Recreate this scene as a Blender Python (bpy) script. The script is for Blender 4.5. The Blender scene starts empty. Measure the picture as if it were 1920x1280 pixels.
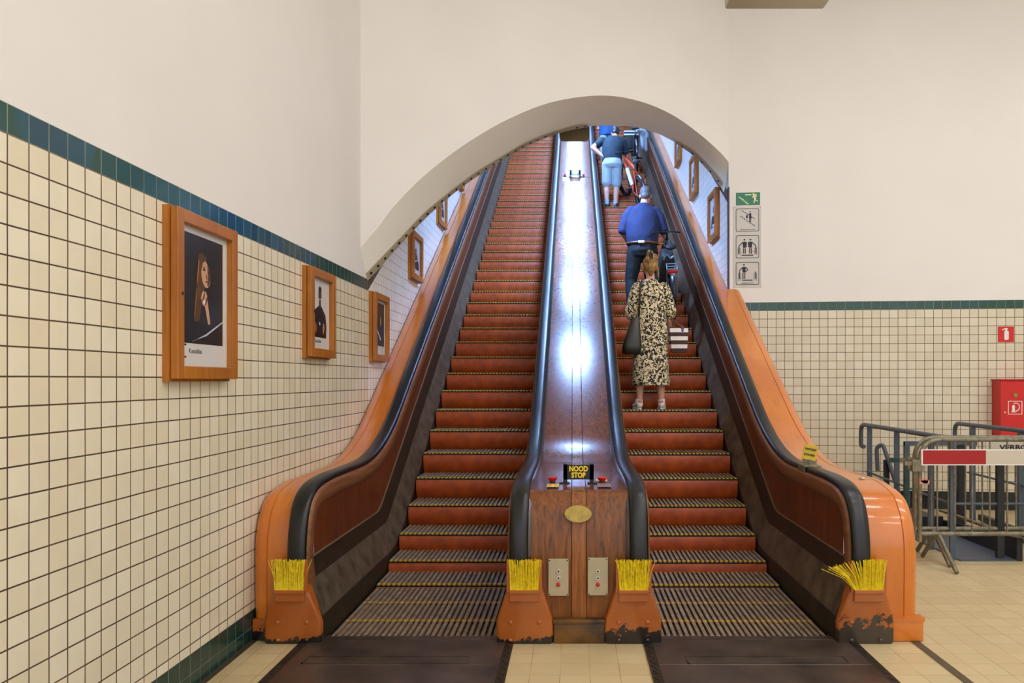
import bpy, bmesh, math, random
from mathutils import Vector, Matrix
random.seed(7)
SC = bpy.context.scene
COL = SC.collection
F, CX, CY, H = 1431.0, 1075.0, 711.45, 1.557        # focal length (px), principal point, eye height

# ------------------------------------------------------------------ camera, world, exposure
cam = bpy.data.cameras.new('camera')
cam.sensor_width = 36.0
cam.lens = F / 1920 * 36
cam.shift_x = -(CX - 960) / 1920
cam.shift_y = (CY - 640) / 1920
cam.clip_end = 200
co = bpy.data.objects.new('camera', cam)
COL.objects.link(co)
co.location = (0, 0, H)
co.rotation_euler = (math.pi / 2, 0, 0)
SC.camera = co
w = bpy.data.worlds.new('world')
SC.world = w
w.use_nodes = True
w.node_tree.nodes['Background'].inputs[0].default_value = (0.97, 0.97, 1.0, 1)
w.node_tree.nodes['Background'].inputs[1].default_value = 1.6
SC.view_settings.view_transform = 'Standard'
SC.view_settings.look = 'None'
SC.view_settings.exposure = 0.0
SC.view_settings.gamma = 1.0
SC.view_settings.use_curve_mapping = False
LAMP_HALL = 34.0
LAMP_TUNNEL = 620.0

# ------------------------------------------------------------------ helpers
def lin(c):
    return tuple(((v / 255) / 12.92 if v / 255 <= 0.04045 else ((v / 255 + 0.055) / 1.055) ** 2.4) for v in c)

def at(px, py, Y):
    return Vector(((px - CX) / F * Y, Y, H - (py - CY) / F * Y))

def on_x(px, py, X):
    return at(px, py, X * F / (px - CX))

class NT:
    def __init__(s, name):
        s.m = bpy.data.materials.new(name)
        s.m.use_nodes = True
        s.t = s.m.node_tree
        s.b = s.t.nodes['Principled BSDF']
    def n(s, typ, **kw):
        x = s.t.nodes.new(typ)
        for k, v in kw.items():
            setattr(x, k, v)
        return x
    def l(s, a, b):
        s.t.links.new(a, b)
    def math(s, op, a, b=None):
        x = s.n('ShaderNodeMath', operation=op)
        for i, v in enumerate((a, b)):
            if v is None:
                continue
            if isinstance(v, (int, float)):
                x.inputs[i].default_value = v
            else:
                s.l(v, x.inputs[i])
        return x.outputs[0]
    def mix(s, fac, a, b, blend='MIX'):
        x = s.n('ShaderNodeMix', data_type='RGBA', blend_type=blend)
        for i, v in ((0, fac), (6, a), (7, b)):
            if isinstance(v, (int, float)):
                x.inputs[i].default_value = v
            elif isinstance(v, tuple):
                x.inputs[i].default_value = (*v[:3], 1)
            else:
                s.l(v, x.inputs[i])
        return x.outputs[2]
    def obj(s):
        return s.n('ShaderNodeTexCoord').outputs['Object']
    def scaled(s, vec, sc):
        x = s.n('ShaderNodeMapping')
        x.inputs['Scale'].default_value = sc
        s.l(vec, x.inputs[0])
        return x.outputs[0]
    def noise(s, vec, scale, detail=3, rough=0.5, dist=0.0):
        x = s.n('ShaderNodeTexNoise')
        x.inputs['Scale'].default_value = scale
        x.inputs['Detail'].default_value = detail
        x.inputs['Roughness'].default_value = rough
        x.inputs['Distortion'].default_value = dist
        s.l(vec, x.inputs['Vector'])
        return x.outputs['Fac']
    def ramp(s, fac, lo, hi):
        x = s.n('ShaderNodeMapRange')
        x.inputs[1].default_value = lo
        x.inputs[2].default_value = hi
        s.l(fac, x.inputs[0])
        return x.outputs[0]
    def bump(s, h, strength=0.2, dist=0.01):
        x = s.n('ShaderNodeBump')
        x.inputs['Strength'].default_value = strength
        x.inputs['Distance'].default_value = dist
        s.l(h, x.inputs['Height'])
        s.l(x.outputs[0], s.b.inputs['Normal'])

def mat(name, rgb, rough=0.5, metal=0.0, var=0.0, scale=8.0, stretch=(1, 1, 1), coat=0.0, dark=None, bump=0.0, emit=None):
    t = NT(name)
    b = t.b
    c = lin(rgb)
    b.inputs['Roughness'].default_value = rough
    b.inputs['Metallic'].default_value = metal
    b.inputs['Coat Weight'].default_value = coat
    b.inputs['Coat Roughness'].default_value = 0.12
    if var or bump:
        f = t.noise(t.scaled(t.obj(), stretch), scale, 4)
    if var:
        d = lin(dark) if dark else tuple(v * (1 - var) for v in c)
        col = t.mix(t.ramp(f, 0.3, 0.7), d, c)
        t.l(col, b.inputs['Base Color'])
    else:
        b.inputs['Base Color'].default_value = (*c, 1)
    if bump:
        t.bump(f, bump, 0.004)
    if emit:
        b.inputs['Emission Color'].default_value = (*c, 1)
        b.inputs['Emission Strength'].default_value = emit
    return t.m

def tile_mat(name, axis, offu, offv, size, rgb, rgb2, grout, gw=0.035, rough=0.25, axisv='Z', hue=None, wob=0.0):
    t = NT(name)
    v = t.obj()
    sp = t.n('ShaderNodeSeparateXYZ')
    t.l(v, sp.inputs[0])
    u = t.math('DIVIDE', t.math('SUBTRACT', sp.outputs[axis], offu), size)
    q = t.math('DIVIDE', t.math('SUBTRACT', sp.outputs[axisv], offv), size)
    if wob:
        u = t.math('ADD', u, t.math('MULTIPLY', t.math('SUBTRACT', t.noise(v, 3.0, 1), 0.5), wob))
        q = t.math('ADD', q, t.math('MULTIPLY', t.math('SUBTRACT', t.noise(v, 2.2, 1), 0.5), wob))
    fu, fq = t.math('FRACT', u), t.math('FRACT', q)
    du = t.math('MINIMUM', fu, t.math('SUBTRACT', 1.0, fu))
    dq = t.math('MINIMUM', fq, t.math('SUBTRACT', 1.0, fq))
    dmin = t.math('MINIMUM', du, dq)
    mask = t.ramp(dmin, gw * 0.45, gw * 0.75)
    cm = t.n('ShaderNodeCombineXYZ')
    t.l(t.math('FLOOR', u), cm.inputs[0])
    t.l(t.math('FLOOR', q), cm.inputs[1])
    wn = t.n('ShaderNodeTexWhiteNoise', noise_dimensions='2D')
    t.l(cm.outputs[0], wn.inputs['Vector'])
    c = t.mix(wn.outputs['Value'], lin(rgb), lin(rgb2))
    if hue:
        c = t.mix(t.math('GREATER_THAN', t.noise(t.scaled(v, (1, 1, 1)), 1.3, 2), 0.52), c, t.mix(wn.outputs['Value'], lin(hue[0]), lin(hue[1])))
    c = t.mix(t.math('MULTIPLY', t.ramp(t.noise(v, 9.0, 5), 0.45, 0.75), 0.25), c, tuple(x * 0.86 for x in lin(rgb2)))
    gcol = t.mix(t.ramp(t.noise(v, 5.0, 3), 0.35, 0.7), lin(grout), tuple(x * 1.9 for x in lin(grout)))
    t.l(t.mix(mask, gcol, c), t.b.inputs['Base Color'])
    rr = t.math('SUBTRACT', 0.85, t.math('MULTIPLY', mask, 0.85 - rough))
    t.l(rr, t.b.inputs['Roughness'])
    t.bump(mask, 0.35, 0.002)
    return t.m

def wood_mat(name, rgb, dark, rough=0.35, coat=0.0, along='Y', scale=6.0, scratch=None, croug=0.15, spec=0.4):
    t = NT(name)
    st = {'Y': (9, 0.55, 9), 'Z': (9, 9, 0.55), 'X': (0.55, 9, 9)}[along]
    v = t.scaled(t.obj(), st)
    g = t.noise(v, scale, 6, 0.62, 0.8)
    b = t.noise(t.obj(), 1.6, 3)
    c = t.mix(t.ramp(g, 0.3, 0.72), lin(dark), lin(rgb))
    c = t.mix(t.math('MULTIPLY', t.ramp(b, 0.4, 0.75), 0.45), c, tuple(x * 0.62 for x in lin(dark)))
    if scratch:
        s = t.ramp(t.noise(t.scaled(t.obj(), (3, 3, 3)), 14, 6, 0.7, 1.5), 0.64, 0.70)
        c = t.mix(t.math('MULTIPLY', s, 0.5), c, lin(scratch))
    t.l(c, t.b.inputs['Base Color'])
    t.b.inputs['Roughness'].default_value = rough
    t.b.inputs['Specular IOR Level'].default_value = spec
    t.b.inputs['Coat Weight'].default_value = coat
    t.b.inputs['Coat Roughness'].default_value = croug
    t.bump(g, 0.10, 0.002)
    return t.m

def paint_mat(name, rgb, rgb2, rough=0.3, chips=0.0, chiptop=0.2, chip=(24, 18, 14), coat=0.6, stain=None):
    t = NT(name)
    v = t.obj()
    c = t.mix(t.ramp(t.noise(v, 2.2, 4), 0.35, 0.7), lin(rgb), lin(rgb2))
    if stain:
        sv = t.scaled(v, (6, 1.2, 1.2))
        c = t.mix(t.math('MULTIPLY', t.ramp(t.noise(sv, 2.3, 3), 0.55, 0.72), 0.55), c, lin(stain))
    sc = t.ramp(t.noise(t.scaled(v, (1, 1, 1)), 30, 5, 0.7), 0.66, 0.70)
    c = t.mix(t.math('MULTIPLY', sc, 0.35), c, tuple(x * 0.4 for x in lin(rgb2)))
    if chips:
        sp = t.n('ShaderNodeSeparateXYZ')
        t.l(v, sp.inputs[0])
        hgt = t.ramp(sp.outputs['Z'], 0.0, chiptop)
        th = t.math('SUBTRACT', t.math('ADD', t.math('MULTIPLY', t.noise(v, 14, 6, 0.7), 0.6), t.math('MULTIPLY', t.noise(v, 4, 2), 0.4)), t.math('MULTIPLY', hgt, 0.75 - chips * 0.3))
        m = t.ramp(th, 0.43 - chips * 0.22, 0.44 - chips * 0.22)
        c = t.mix(m, c, lin(chip))
    t.l(c, t.b.inputs['Base Color'])
    t.b.inputs['Roughness'].default_value = rough
    t.b.inputs['Coat Weight'].default_value = coat
    t.b.inputs['Coat Roughness'].default_value = 0.1
    return t.m

M = {}
M['plaster'] = mat('white_plaster', (236, 231, 224), 0.85, var=0.04, scale=1.2, bump=0.06)
M['soffit'] = mat('grey_plaster', (250, 244, 230), 0.8, var=0.05, scale=2.0, bump=0.05)
M['vault'] = mat('vault_paint', (200, 198, 190), 0.7, var=0.08, scale=1.5)
M['dark'] = mat('dark_steel', (26, 27, 28), 0.5, var=0.3, scale=6)
M['black'] = mat('black_paint', (10, 10, 11), 0.4)
M['void'] = mat('pit_black', (6, 5, 5), 0.9)
M['rubber'] = mat('black_rubber', (9, 9, 10), 0.34, var=0.2, scale=5)
M['wood_deck'] = wood_mat('varnished_deck_wood', (140, 80, 46), (72, 38, 24), 0.20, 0.12, 'Y', 5.0, croug=0.05, spec=0.33)
M['wood_front'] = wood_mat('varnished_front_wood', (150, 86, 28), (78, 41, 10), 0.38, 0.12, 'Z', 5.0)
M['wood_strip'] = wood_mat('varnished_strip_wood', (148, 88, 50), (80, 44, 26), 0.20, 0.12, 'Y', 5.0, croug=0.05, spec=0.33)
M['wood_front_strip'] = wood_mat('varnished_front_strip_wood', (172, 104, 44), (108, 60, 20), 0.38, 0.12, 'Z', 5.0)
M['wood_panel'] = wood_mat('dark_panel_wood', (126, 58, 20), (56, 22, 9), 0.45, 0.15, 'Z', 4.0, scratch=(170, 110, 60))
M['wood_trim'] = wood_mat('trim_wood', (150, 98, 62), (106, 64, 40), 0.4, 0.2, 'Y', 5.0)
M['bead'] = mat('bead_metal', (128, 104, 76), 0.4, metal=0.4)
M['skirt_dark'] = mat('dark_skirt_metal', (52, 46, 36), 0.45, metal=0.3, var=0.4, scale=7)
M['skirt_grey'] = mat('worn_grey_skirt_metal', (116, 104, 88), 0.42, metal=0.35, var=0.35, scale=9, dark=(74, 64, 48), bump=0.1)
M['skirt_low'] = mat('oily_skirt_metal', (58, 44, 24), 0.5, metal=0.3, var=0.5, scale=6, dark=(26, 20, 13))
M['orange'] = paint_mat('orange_enamel', (212, 124, 38), (196, 104, 22), 0.30, stain=(184, 96, 14))
M['orange_box'] = paint_mat('orange_box_paint', (172, 92, 24), (158, 78, 18), 0.42, chips=0.25, chiptop=0.22)
M['orange_worn'] = paint_mat('orange_box_paint_worn', (172, 92, 24), (158, 78, 18), 0.42, chips=0.55, chiptop=0.30)
M['orange_bare'] = paint_mat('orange_box_paint_bare', (172, 92, 24), (158, 78, 18), 0.42, chips=0.66, chiptop=0.36, chip=(52, 44, 32))
M['riser'] = mat('riser_metal', (182, 78, 18), 0.48, var=0.3, scale=10, dark=(142, 54, 10))
M['slat'] = mat('tread_slat_wood', (160, 136, 110), 0.65, var=0.4, scale=14, dark=(112, 90, 70))
M['gap'] = mat('tread_gap', (14, 11, 10), 0.8)
M['yellow'] = mat('yellow_paint', (206, 178, 40), 0.5, var=0.25, scale=20)
M['plate'] = mat('floor_plate_metal', (104, 88, 76), 0.34, metal=0.5, var=0.35, scale=4, dark=(62, 50, 42), bump=0.05)
M['plate_rim'] = mat('floor_plate_rim', (58, 50, 40), 0.5, metal=0.4, var=0.5, scale=40, bump=0.4)
M['yellow_sign'] = mat('sign_yellow', (250, 214, 20), 0.5)
M['bristle'] = mat('yellow_bristle', (252, 230, 40), 0.55, var=0.3, scale=60, dark=(222, 186, 20))
M['brass'] = mat('brass_plate', (176, 148, 78), 0.35, metal=0.8, var=0.35, scale=25)
M['steel'] = mat('brushed_steel', (186, 172, 140), 0.5, metal=0.3, var=0.1, scale=30)
M['chrome'] = mat('chrome', (214, 212, 204), 0.25, metal=0.5)
M['red'] = mat('red_plastic', (200, 28, 26), 0.3)
M['red_paint'] = mat('red_cabinet_paint', (206, 24, 14), 0.4, var=0.08, scale=5)
M['white'] = mat('white_paint', (232, 230, 224), 0.5)
M['cream'] = mat('cream_print', (238, 226, 170), 0.5)
M['sign_plate'] = mat('sign_plate', (204, 198, 190), 0.4, var=0.03)
M['ink'] = mat('sign_ink', (34, 22, 36), 0.6)
M['green'] = mat('sign_green', (16, 116, 78), 0.4, var=0.08)
M['sticker'] = mat('sticker_yellow', (226, 196, 84), 0.4)
M['sticker_pale'] = mat('sticker_pale', (214, 200, 160), 0.4)
M['sticker_grey'] = mat('sticker_worn', (132, 112, 110), 0.3)
M['oak'] = wood_mat('golden_oak', (196, 122, 36), (160, 92, 22), 0.4, 0.3, 'Z', 4.0)
M['paper'] = mat('poster_paper', (216, 212, 206), 0.35, coat=0.5)
M['galv'] = mat('galvanised_steel', (140, 134, 112), 0.5, metal=0.45, var=0.35, scale=22, dark=(100, 92, 72))
M['bluegrey'] = mat('blue_grey_paint', (78, 90, 100), 0.4, var=0.2, scale=8)
M['teal'] = mat('teal_paint', (18, 66, 62), 0.4)
M['bluefloor'] = mat('blue_grey_sheet', (96, 104, 116), 0.45, metal=0.2, var=0.15, scale=12)
M['darkblue'] = mat('dark_blue_steel', (24, 30, 36), 0.45, var=0.2)
M['beige'] = mat('beige_enamel', (196, 190, 168), 0.5)
M['tan'] = mat('tan_board', (120, 104, 72), 0.7, var=0.2, scale=50)
M['trimstrip'] = mat('strip_paint', (222, 208, 178), 0.5, var=0.06)
M['lamp_hall'] = mat('lamp_hall_diffuser', (246, 249, 255), 0.5, emit=LAMP_HALL)
M['lamp_tunnel'] = mat('lamp_tunnel_diffuser', (150, 190, 255), 0.5, emit=LAMP_TUNNEL)
TS = 0.103
ZB = 2.4946
YA = 2.589
M['tile_left'] = tile_mat('cream_tile_left', 'Y', YA, ZB - 30 * TS, TS, (238, 228, 202), (230, 217, 186), (70, 50, 32), 0.050, wob=0.03)
M['tile_right'] = tile_mat('cream_tile_right', 'X', 0.06, ZB + 0.012 - 30 * TS, TS, (220, 211, 186), (212, 200, 172), (84, 60, 38), 0.05, wob=0.03)
M['tile_tunnel_lit'] = tile_mat('whitened_tile_tunnel', 'Y', YA, ZB - 30 * TS, TS, (246, 244, 236), (240, 236, 226), (110, 100, 92), 0.042, wob=0.03)  # same tile as the left wall, whitened: lamp light put into the colour
M['band_left'] = tile_mat('green_tile_left', 'Y', YA, ZB - 30 * TS, TS, (30, 78, 80), (34, 74, 62), (120, 130, 110), 0.03, 0.15, hue=((16, 66, 92), (24, 82, 96)))
M['band_right'] = tile_mat('green_tile_right', 'X', 0.06, ZB + 0.012 - 30 * TS, TS, (26, 68, 54), (34, 78, 66), (110, 118, 100), 0.03, 0.15, hue=((28, 74, 70), (32, 78, 84)))
M['base_left'] = tile_mat('dark_green_tile', 'Y', YA, 0.181 - 20 * TS, TS, (22, 54, 48), (28, 62, 56), (96, 104, 90), 0.03, 0.2)
M['base_right'] = tile_mat('black_green_tile', 'X', 0.06, 0.217 - 20 * TS, TS, (16, 24, 22), (22, 30, 28), (54, 56, 50), 0.02, 0.2)
M['floor'] = tile_mat('floor_tile', 'X', -0.071, 4.183, 0.159, (204, 184, 140), (194, 172, 128), (150, 124, 88), 0.02, 0.38, 'Y')
M['skin'] = mat('skin', (214, 160, 136), 0.5, var=0.06, scale=10)
M['hair_blond'] = mat('hair_blond', (176, 136, 72), 0.5, var=0.6, scale=16, stretch=(3, 3, 1), dark=(96, 66, 30), bump=0.4)
M['hair_grey'] = mat('hair_grey', (104, 96, 96), 0.6, var=0.4, scale=40, bump=0.3)
M['hair_dark'] = mat('hair_dark', (44, 34, 32), 0.5, var=0.4, scale=30)
M['navy'] = mat('navy_cotton', (32, 44, 86), 0.85, var=0.2, scale=5)
M['teal_shirt'] = mat('teal_cotton', (22, 44, 56), 0.85, var=0.25, scale=6)
M['dark_jean'] = mat('dark_denim', (16, 30, 38), 0.8, var=0.4, scale=9)
M['light_short'] = mat('light_blue_cotton', (172, 186, 192), 0.85, var=0.12, scale=7)
M['denim'] = mat('blue_denim', (44, 84, 140), 0.85, var=0.3, scale=9)
M['pale_denim'] = mat('pale_denim', (150, 184, 208), 0.85, var=0.2, scale=9)
M['leather'] = mat('dark_leather', (34, 32, 24), 0.35, var=0.3, scale=8)
M['brown'] = mat('brown_leather', (104, 58, 32), 0.5)
M['sneaker'] = mat('white_sneaker', (226, 216, 210), 0.6)
M['pink'] = mat('pink_cloth', (206, 130, 120), 0.7)
M['tyre'] = mat('tyre_rubber', (18, 18, 20), 0.7)
M['bike_orange'] = mat('orange_bike_paint', (238, 72, 30), 0.3)
M['bike_black'] = mat('black_bike_paint', (22, 24, 30), 0.35)
M['bike_blue'] = mat('pale_blue_tube', (120, 150, 180), 0.35, metal=0.4)
M['bag'] = mat('black_bag_cloth', (22, 22, 24), 0.7, var=0.3, scale=12)
M['greycloth'] = mat('grey_jacket_cloth', (176, 184, 192), 0.9, var=0.35, scale=8)
M['skin_dark'] = mat('print_brown', (96, 58, 42), 0.5, var=0.2, scale=20)
M['print_skin'] = mat('print_skin', (206, 156, 122), 0.5, var=0.15, scale=25)
M['print_dark'] = mat('print_dark', (24, 20, 16), 0.4, var=0.4, scale=9, coat=0.4)
M['print_blue'] = mat('print_blue', (30, 42, 70), 0.4, var=0.3, scale=9)
M['print_hair'] = mat('print_hair', (92, 62, 34), 0.5, var=0.4, scale=20)
M['print_pale'] = mat('print_pale', (200, 204, 214), 0.4, var=0.2, scale=6)

def dress_mat():
    t = NT('patterned_dress')
    v = t.obj()
    n = t.noise(v, 36, 2, 0.5, 1.2)
    c = t.mix(t.ramp(n, 0.49, 0.515), lin((26, 16, 22)), lin((226, 208, 168)))
    t.l(c, t.b.inputs['Base Color'])
    t.b.inputs['Roughness'].default_value = 0.8
    return t.m
M['dress'] = dress_mat()

def stripe_mat():
    t = NT('striped_canvas')
    sp = t.n('ShaderNodeSeparateXYZ')
    t.l(t.obj(), sp.inputs[0])
    f = t.math('FRACT', t.math('DIVIDE', sp.outputs['Z'], 0.088))
    t.l(t.mix(t.math('GREATER_THAN', f, 0.5), lin((66, 40, 36)), lin((228, 222, 216))), t.b.inputs['Base Color'])
    t.b.inputs['Roughness'].default_value = 0.8
    return t.m
M['stripe'] = stripe_mat()

# ---- mesh building
def finish(name, bm, m, parent=None, smooth=40, loc=None):
    me = bpy.data.meshes.new(name)
    bmesh.ops.recalc_face_normals(bm, faces=bm.faces[:])
    bm.to_mesh(me)
    bm.free()
    for x in (m if isinstance(m, (list, tuple)) else [m]):
        me.materials.append(x)
    if smooth:
        for p in me.polygons:
            p.use_smooth = True
        me.set_sharp_from_angle(angle=math.radians(smooth))
    o = bpy.data.objects.new(name, me)
    COL.objects.link(o)
    if parent:
        o.parent = parent
    if loc is not None:
        o.location = loc
    return o

def box(bm, c, s, rot=None, mi=0):
    r = bmesh.ops.create_cube(bm, size=1.0)
    for v in r['verts']:
        p = Vector((v.co.x * s[0], v.co.y * s[1], v.co.z * s[2]))
        if rot:
            p = rot @ p
        v.co = p + Vector(c)
    fs = {f for v in r['verts'] for f in v.link_faces}
    for f in fs:
        f.material_index = mi
    return r['verts']

def bbox(bm, lo, hi, mi=0):
    return box(bm, [(a + b) / 2 for a, b in zip(lo, hi)], [b - a for a, b in zip(lo, hi)], mi=mi)

def bevel(bm, w, seg=2):
    bmesh.ops.bevel(bm, geom=bm.edges[:], offset=w, segments=seg, affect='EDGES', profile=0.5, clamp_overlap=True)

def frame_of(d):
    d = d.normalized()
    a = Vector((0, 0, 1)) if abs(d.z) < 0.9 else Vector((1, 0, 0))
    x = a.cross(d).normalized()
    return x, d.cross(x)

def tube(bm, pts, r, n=10, closed=False, mi=0, rads=None):
    pts = [Vector(p) for p in pts]
    rings = []
    N = len(pts)
    for i, p in enumerate(pts):
        if closed:
            d = pts[(i + 1) % N] - pts[i - 1]
        else:
            d = pts[min(i + 1, N - 1)] - pts[max(i - 1, 0)]
        x, y = frame_of(d)
        if rings and True:
            px = prevx - d.normalized() * prevx.dot(d.normalized())
            if px.length > 1e-4:
                x = px.normalized()
                y = d.normalized().cross(x)
        prevx = x
        rr = rads[i] if rads else r
        rings.append([bm.verts.new(p + (x * math.cos(2 * math.pi * k / n) + y * math.sin(2 * math.pi * k / n)) * rr) for k in range(n)])
    fs = []
    for i in range(N if closed else N - 1):
        a, b = rings[i], rings[(i + 1) % N]
        for k in range(n):
            fs.append(bm.faces.new((a[k], a[(k + 1) % n], b[(k + 1) % n], b[k])))
    if not closed:
        fs.append(bm.faces.new(rings[0][::-1]))
        fs.append(bm.faces.new(rings[-1]))
    for f in fs:
        f.material_index = mi

def arc_pts(pts, r=0.06, n=5):
    """polyline with rounded corners"""
    pts = [Vector(p) for p in pts]
    out = [pts[0]]
    for i in range(1, len(pts) - 1):
        a, b, c = pts[i - 1], pts[i], pts[i + 1]
        u, v = (a - b), (c - b)
        k = min(r, u.length * 0.48, v.length * 0.48)
        p, q = b + u.normalized() * k, b + v.normalized() * k
        for j in range(n + 1):
            t = j / n
            out.append(p * (1 - t) ** 2 + b * 2 * t * (1 - t) + q * t * t)
    out.append(pts[-1])
    return out

def ellipsoid(bm, c, r, rot=None, u=16, v=12, mi=0):
    m = Matrix.Translation(c) @ (rot.to_4x4() if rot else Matrix.Identity(4)) @ Matrix.Diagonal((*r, 1))
    res = bmesh.ops.create_uvsphere(bm, u_segments=u, v_segments=v, radius=1.0, matrix=m)
    for f in {f for x in res['verts'] for f in x.link_faces}:
        f.material_index = mi

def cyl(bm, p0, p1, r0, r1=None, n=20, mi=0):
    tube(bm, [p0, p1], r0, n, mi=mi, rads=[r0, r0 if r1 is None else r1])

def poly_prism(bm, pts, n, th, mi=0):
    """flat polygon pts (3D) extruded by th along n"""
    n = Vector(n)
    a = [bm.verts.new(Vector(p)) for p in pts]
    b = [bm.verts.new(Vector(p) + n * th) for p in pts]
    N = len(a)
    fs = [bm.faces.new(a), bm.faces.new(b[::-1])]
    for i in range(N):
        fs.append(bm.faces.new((a[i], b[i], b[(i + 1) % N], a[(i + 1) % N])))
    for f in fs:
        f.material_index = mi

def empty(name, loc, label=None, cat=None, group=None, rz=0.0, rot=None):
    o = bpy.data.objects.new(name, None)
    COL.objects.link(o)
    o.location = loc
    o.rotation_euler = rot if rot else (0, 0, rz)
    o.empty_display_size = 0.1
    if label:
        tag(o, label, cat, group)
    return o

def tag(o, label, cat, group=None, kind=None):
    if label:
        o['label'] = label
    if cat:
        o['category'] = cat
    if group:
        o['group'] = group
    if kind:
        o['kind'] = kind
    return o

def struct(o):
    o['kind'] = 'structure'
    return o

def copy_tree(o, parent=None):
    c = o.copy()
    COL.objects.link(c)
    if parent:
        c.parent = parent
    for ch in list(o.children):
        copy_tree(ch, c)
    return c

def text(name, s, size, m, parent=None, loc=(0, 0, 0), rot=(math.pi / 2, 0, 0), depth=0.0015, bold=0.0, spacing=1.0, sx=1.0, line=1.0, align='CENTER'):
    cu = bpy.data.curves.new(name, 'FONT')
    cu.body = s
    cu.size = size
    cu.align_x = align
    cu.align_y = 'CENTER'
    cu.extrude = depth
    cu.offset = bold
    cu.space_character = spacing
    cu.space_line = line
    cu.resolution_u = 3
    tmp = bpy.data.objects.new('tmp_text', cu)
    COL.objects.link(tmp)
    bpy.context.view_layer.update()
    me = bpy.data.meshes.new_from_object(tmp.evaluated_get(bpy.context.evaluated_depsgraph_get()))
    bpy.data.objects.remove(tmp)
    bpy.data.curves.remove(cu)
    me.name = name
    me.materials.clear()
    me.materials.append(m)
    for v in me.vertices:
        v.co.x *= sx
    o = bpy.data.objects.new(name, me)
    COL.objects.link(o)
    o.parent = parent
    o.location = loc
    o.rotation_euler = rot
    return o

# ------------------------------------------------------------------ paths of the escalators
T = math.tan(math.radians(30))
YB, XC = 6.083, 0.033
YEND = 22.5

def bend(flat, dz, t, Y):
    """flat level, then the 30 degree incline running dz above the nosing line, rounded over +-t"""
    yb = YB + (flat - dz) / T
    s = min(max(Y - (yb - t), 0.0), 2 * t)
    return flat + T * s * s / (4 * t) + T * max(Y - (yb + t), 0.0)

def bend_stations(flat, dz, t, y0, yend=YEND):
    yb = YB + (flat - dz) / T
    ys = [y0]
    if yb - t - y0 > 0.3:
        ys += [y0 + (yb - t - y0) * k / 3 for k in (1, 2)]
    ys += [yb - t + 2 * t * k / 14 for k in range(15)]
    n = 10
    ys += [yb + t + (yend - yb - t) * k / n for k in range(1, n + 1)]
    return ys

def spline(pts, sub=4):
    out = []
    N = len(pts)
    for i in range(N - 1):
        p0, p1, p2, p3 = pts[max(i - 1, 0)], pts[i], pts[i + 1], pts[min(i + 2, N - 1)]
        for j in range(sub):
            t = j / sub
            out.append(tuple(0.5 * (2 * b + (c - a) * t + (2 * a - 5 * b + 4 * c - d) * t * t + (3 * b - a - 3 * c + d) * t ** 3) for a, b, c, d in zip(p0, p1, p2, p3)))
    out.append(tuple(pts[-1]))
    return out

def curve(newel, flat, dz, t, yend=YEND):
    pts = spline(newel, 4)
    y0 = pts[-1][0]
    return pts + [(y, bend(flat, dz, t, y)) for y in bend_stations(flat, dz, t, y0, yend)[1:]]

def normals(c):
    out = []
    for i in range(len(c)):
        a, b = c[max(i - 1, 0)], c[min(i + 1, len(c) - 1)]
        ty, tz = b[0] - a[0], b[1] - a[1]
        L = math.hypot(ty, tz) or 1
        out.append((tz / L, -ty / L))
    return out

def sweep(bm, c, section, closed=False, fx=lambda x: x, mi=0, caps=False):
    nn = normals(c)
    rows = []
    for (y, z), (ny, nz) in zip(c, nn):
        rows.append([bm.verts.new((fx(x), y + ny * d, z + nz * d)) for x, d in section])
    n = len(section)
    for a, b in zip(rows, rows[1:]):
        for k in range(n if closed else n - 1):
            f = bm.faces.new((a[k], a[(k + 1) % n], b[(k + 1) % n], b[k]))
            f.material_index = mi
    if caps and closed:
        bm.faces.new(rows[0])
        bm.faces.new(rows[-1][::-1])

def strip(bm, ys, lines, fx=lambda x: x, mi=0):
    """lines: list of (x, zfunc) - surface ruled between successive lines along Y"""
    rows = [[bm.verts.new((fx(x), y, zf(y))) for x, zf in lines] for y in ys]
    for a, b in zip(rows, rows[1:]):
        for k in range(len(lines) - 1):
            if (a[k].co - a[k + 1].co).length < 1e-6 and (b[k].co - b[k + 1].co).length < 1e-6:
                continue
            f = bm.faces.new((a[k], a[k + 1], b[k + 1], b[k]))
            f.material_index = mi

HR_FLAT, HR_DZ, HR_T = 0.945, 0.81, 0.62
HR_NEWEL = [(4.50, 0.30), (4.455, 0.45), (4.452, 0.56), (4.475, 0.70), (4.53, 0.82), (4.62, 0.892), (4.76, 0.930), (5.0, 0.945)]
CL_FLAT, CL_DZ, CL_T = 0.905, 0.755, 0.62
CL_NEWEL = [(4.56, 0.0), (4.55, 0.2), (4.545, 0.5), (4.56, 0.64), (4.62, 0.765), (4.74, 0.860), (5.0, 0.905)]
CD_FLAT, CD_DZ, CD_T = 0.895, 0.76, 0.35
CD_NEWEL = [(4.545, 0.0), (4.535, 0.25), (4.53, 0.5), (4.555, 0.72), (4.60, 0.845), (4.635, 0.878), (4.70, 0.887), (5.0, 0.895)]
HRC = curve(HR_NEWEL, HR_FLAT, HR_DZ, HR_T)
CLC = curve(CL_NEWEL, CL_FLAT, CL_DZ, CL_T)
CDC = curve(CD_NEWEL, CD_FLAT, CD_DZ, CD_T)

def offset_curve(c, d):
    return [(y + ny * d, z + nz * d) for (y, z), (ny, nz) in zip(c, normals(c))]

def interp(c, Y):
    for (a, b), (p, q) in zip(c, c[1:]):
        if a <= Y <= p and p > a:
            return b + (q - b) * (Y - a) / (p - a)
    return c[0][1] if Y < c[0][0] else c[-1][1]

lineA = lambda Y: bend(0.494, 0.439, 0.08, Y)
lineB = lambda Y: bend(0.359, 0.165, 0.08, Y)
lineC = lambda Y: bend(0.155, -0.076, 0.30, Y)
lineD = lambda Y: bend(-0.34, -0.42, 0.30, Y)

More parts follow.
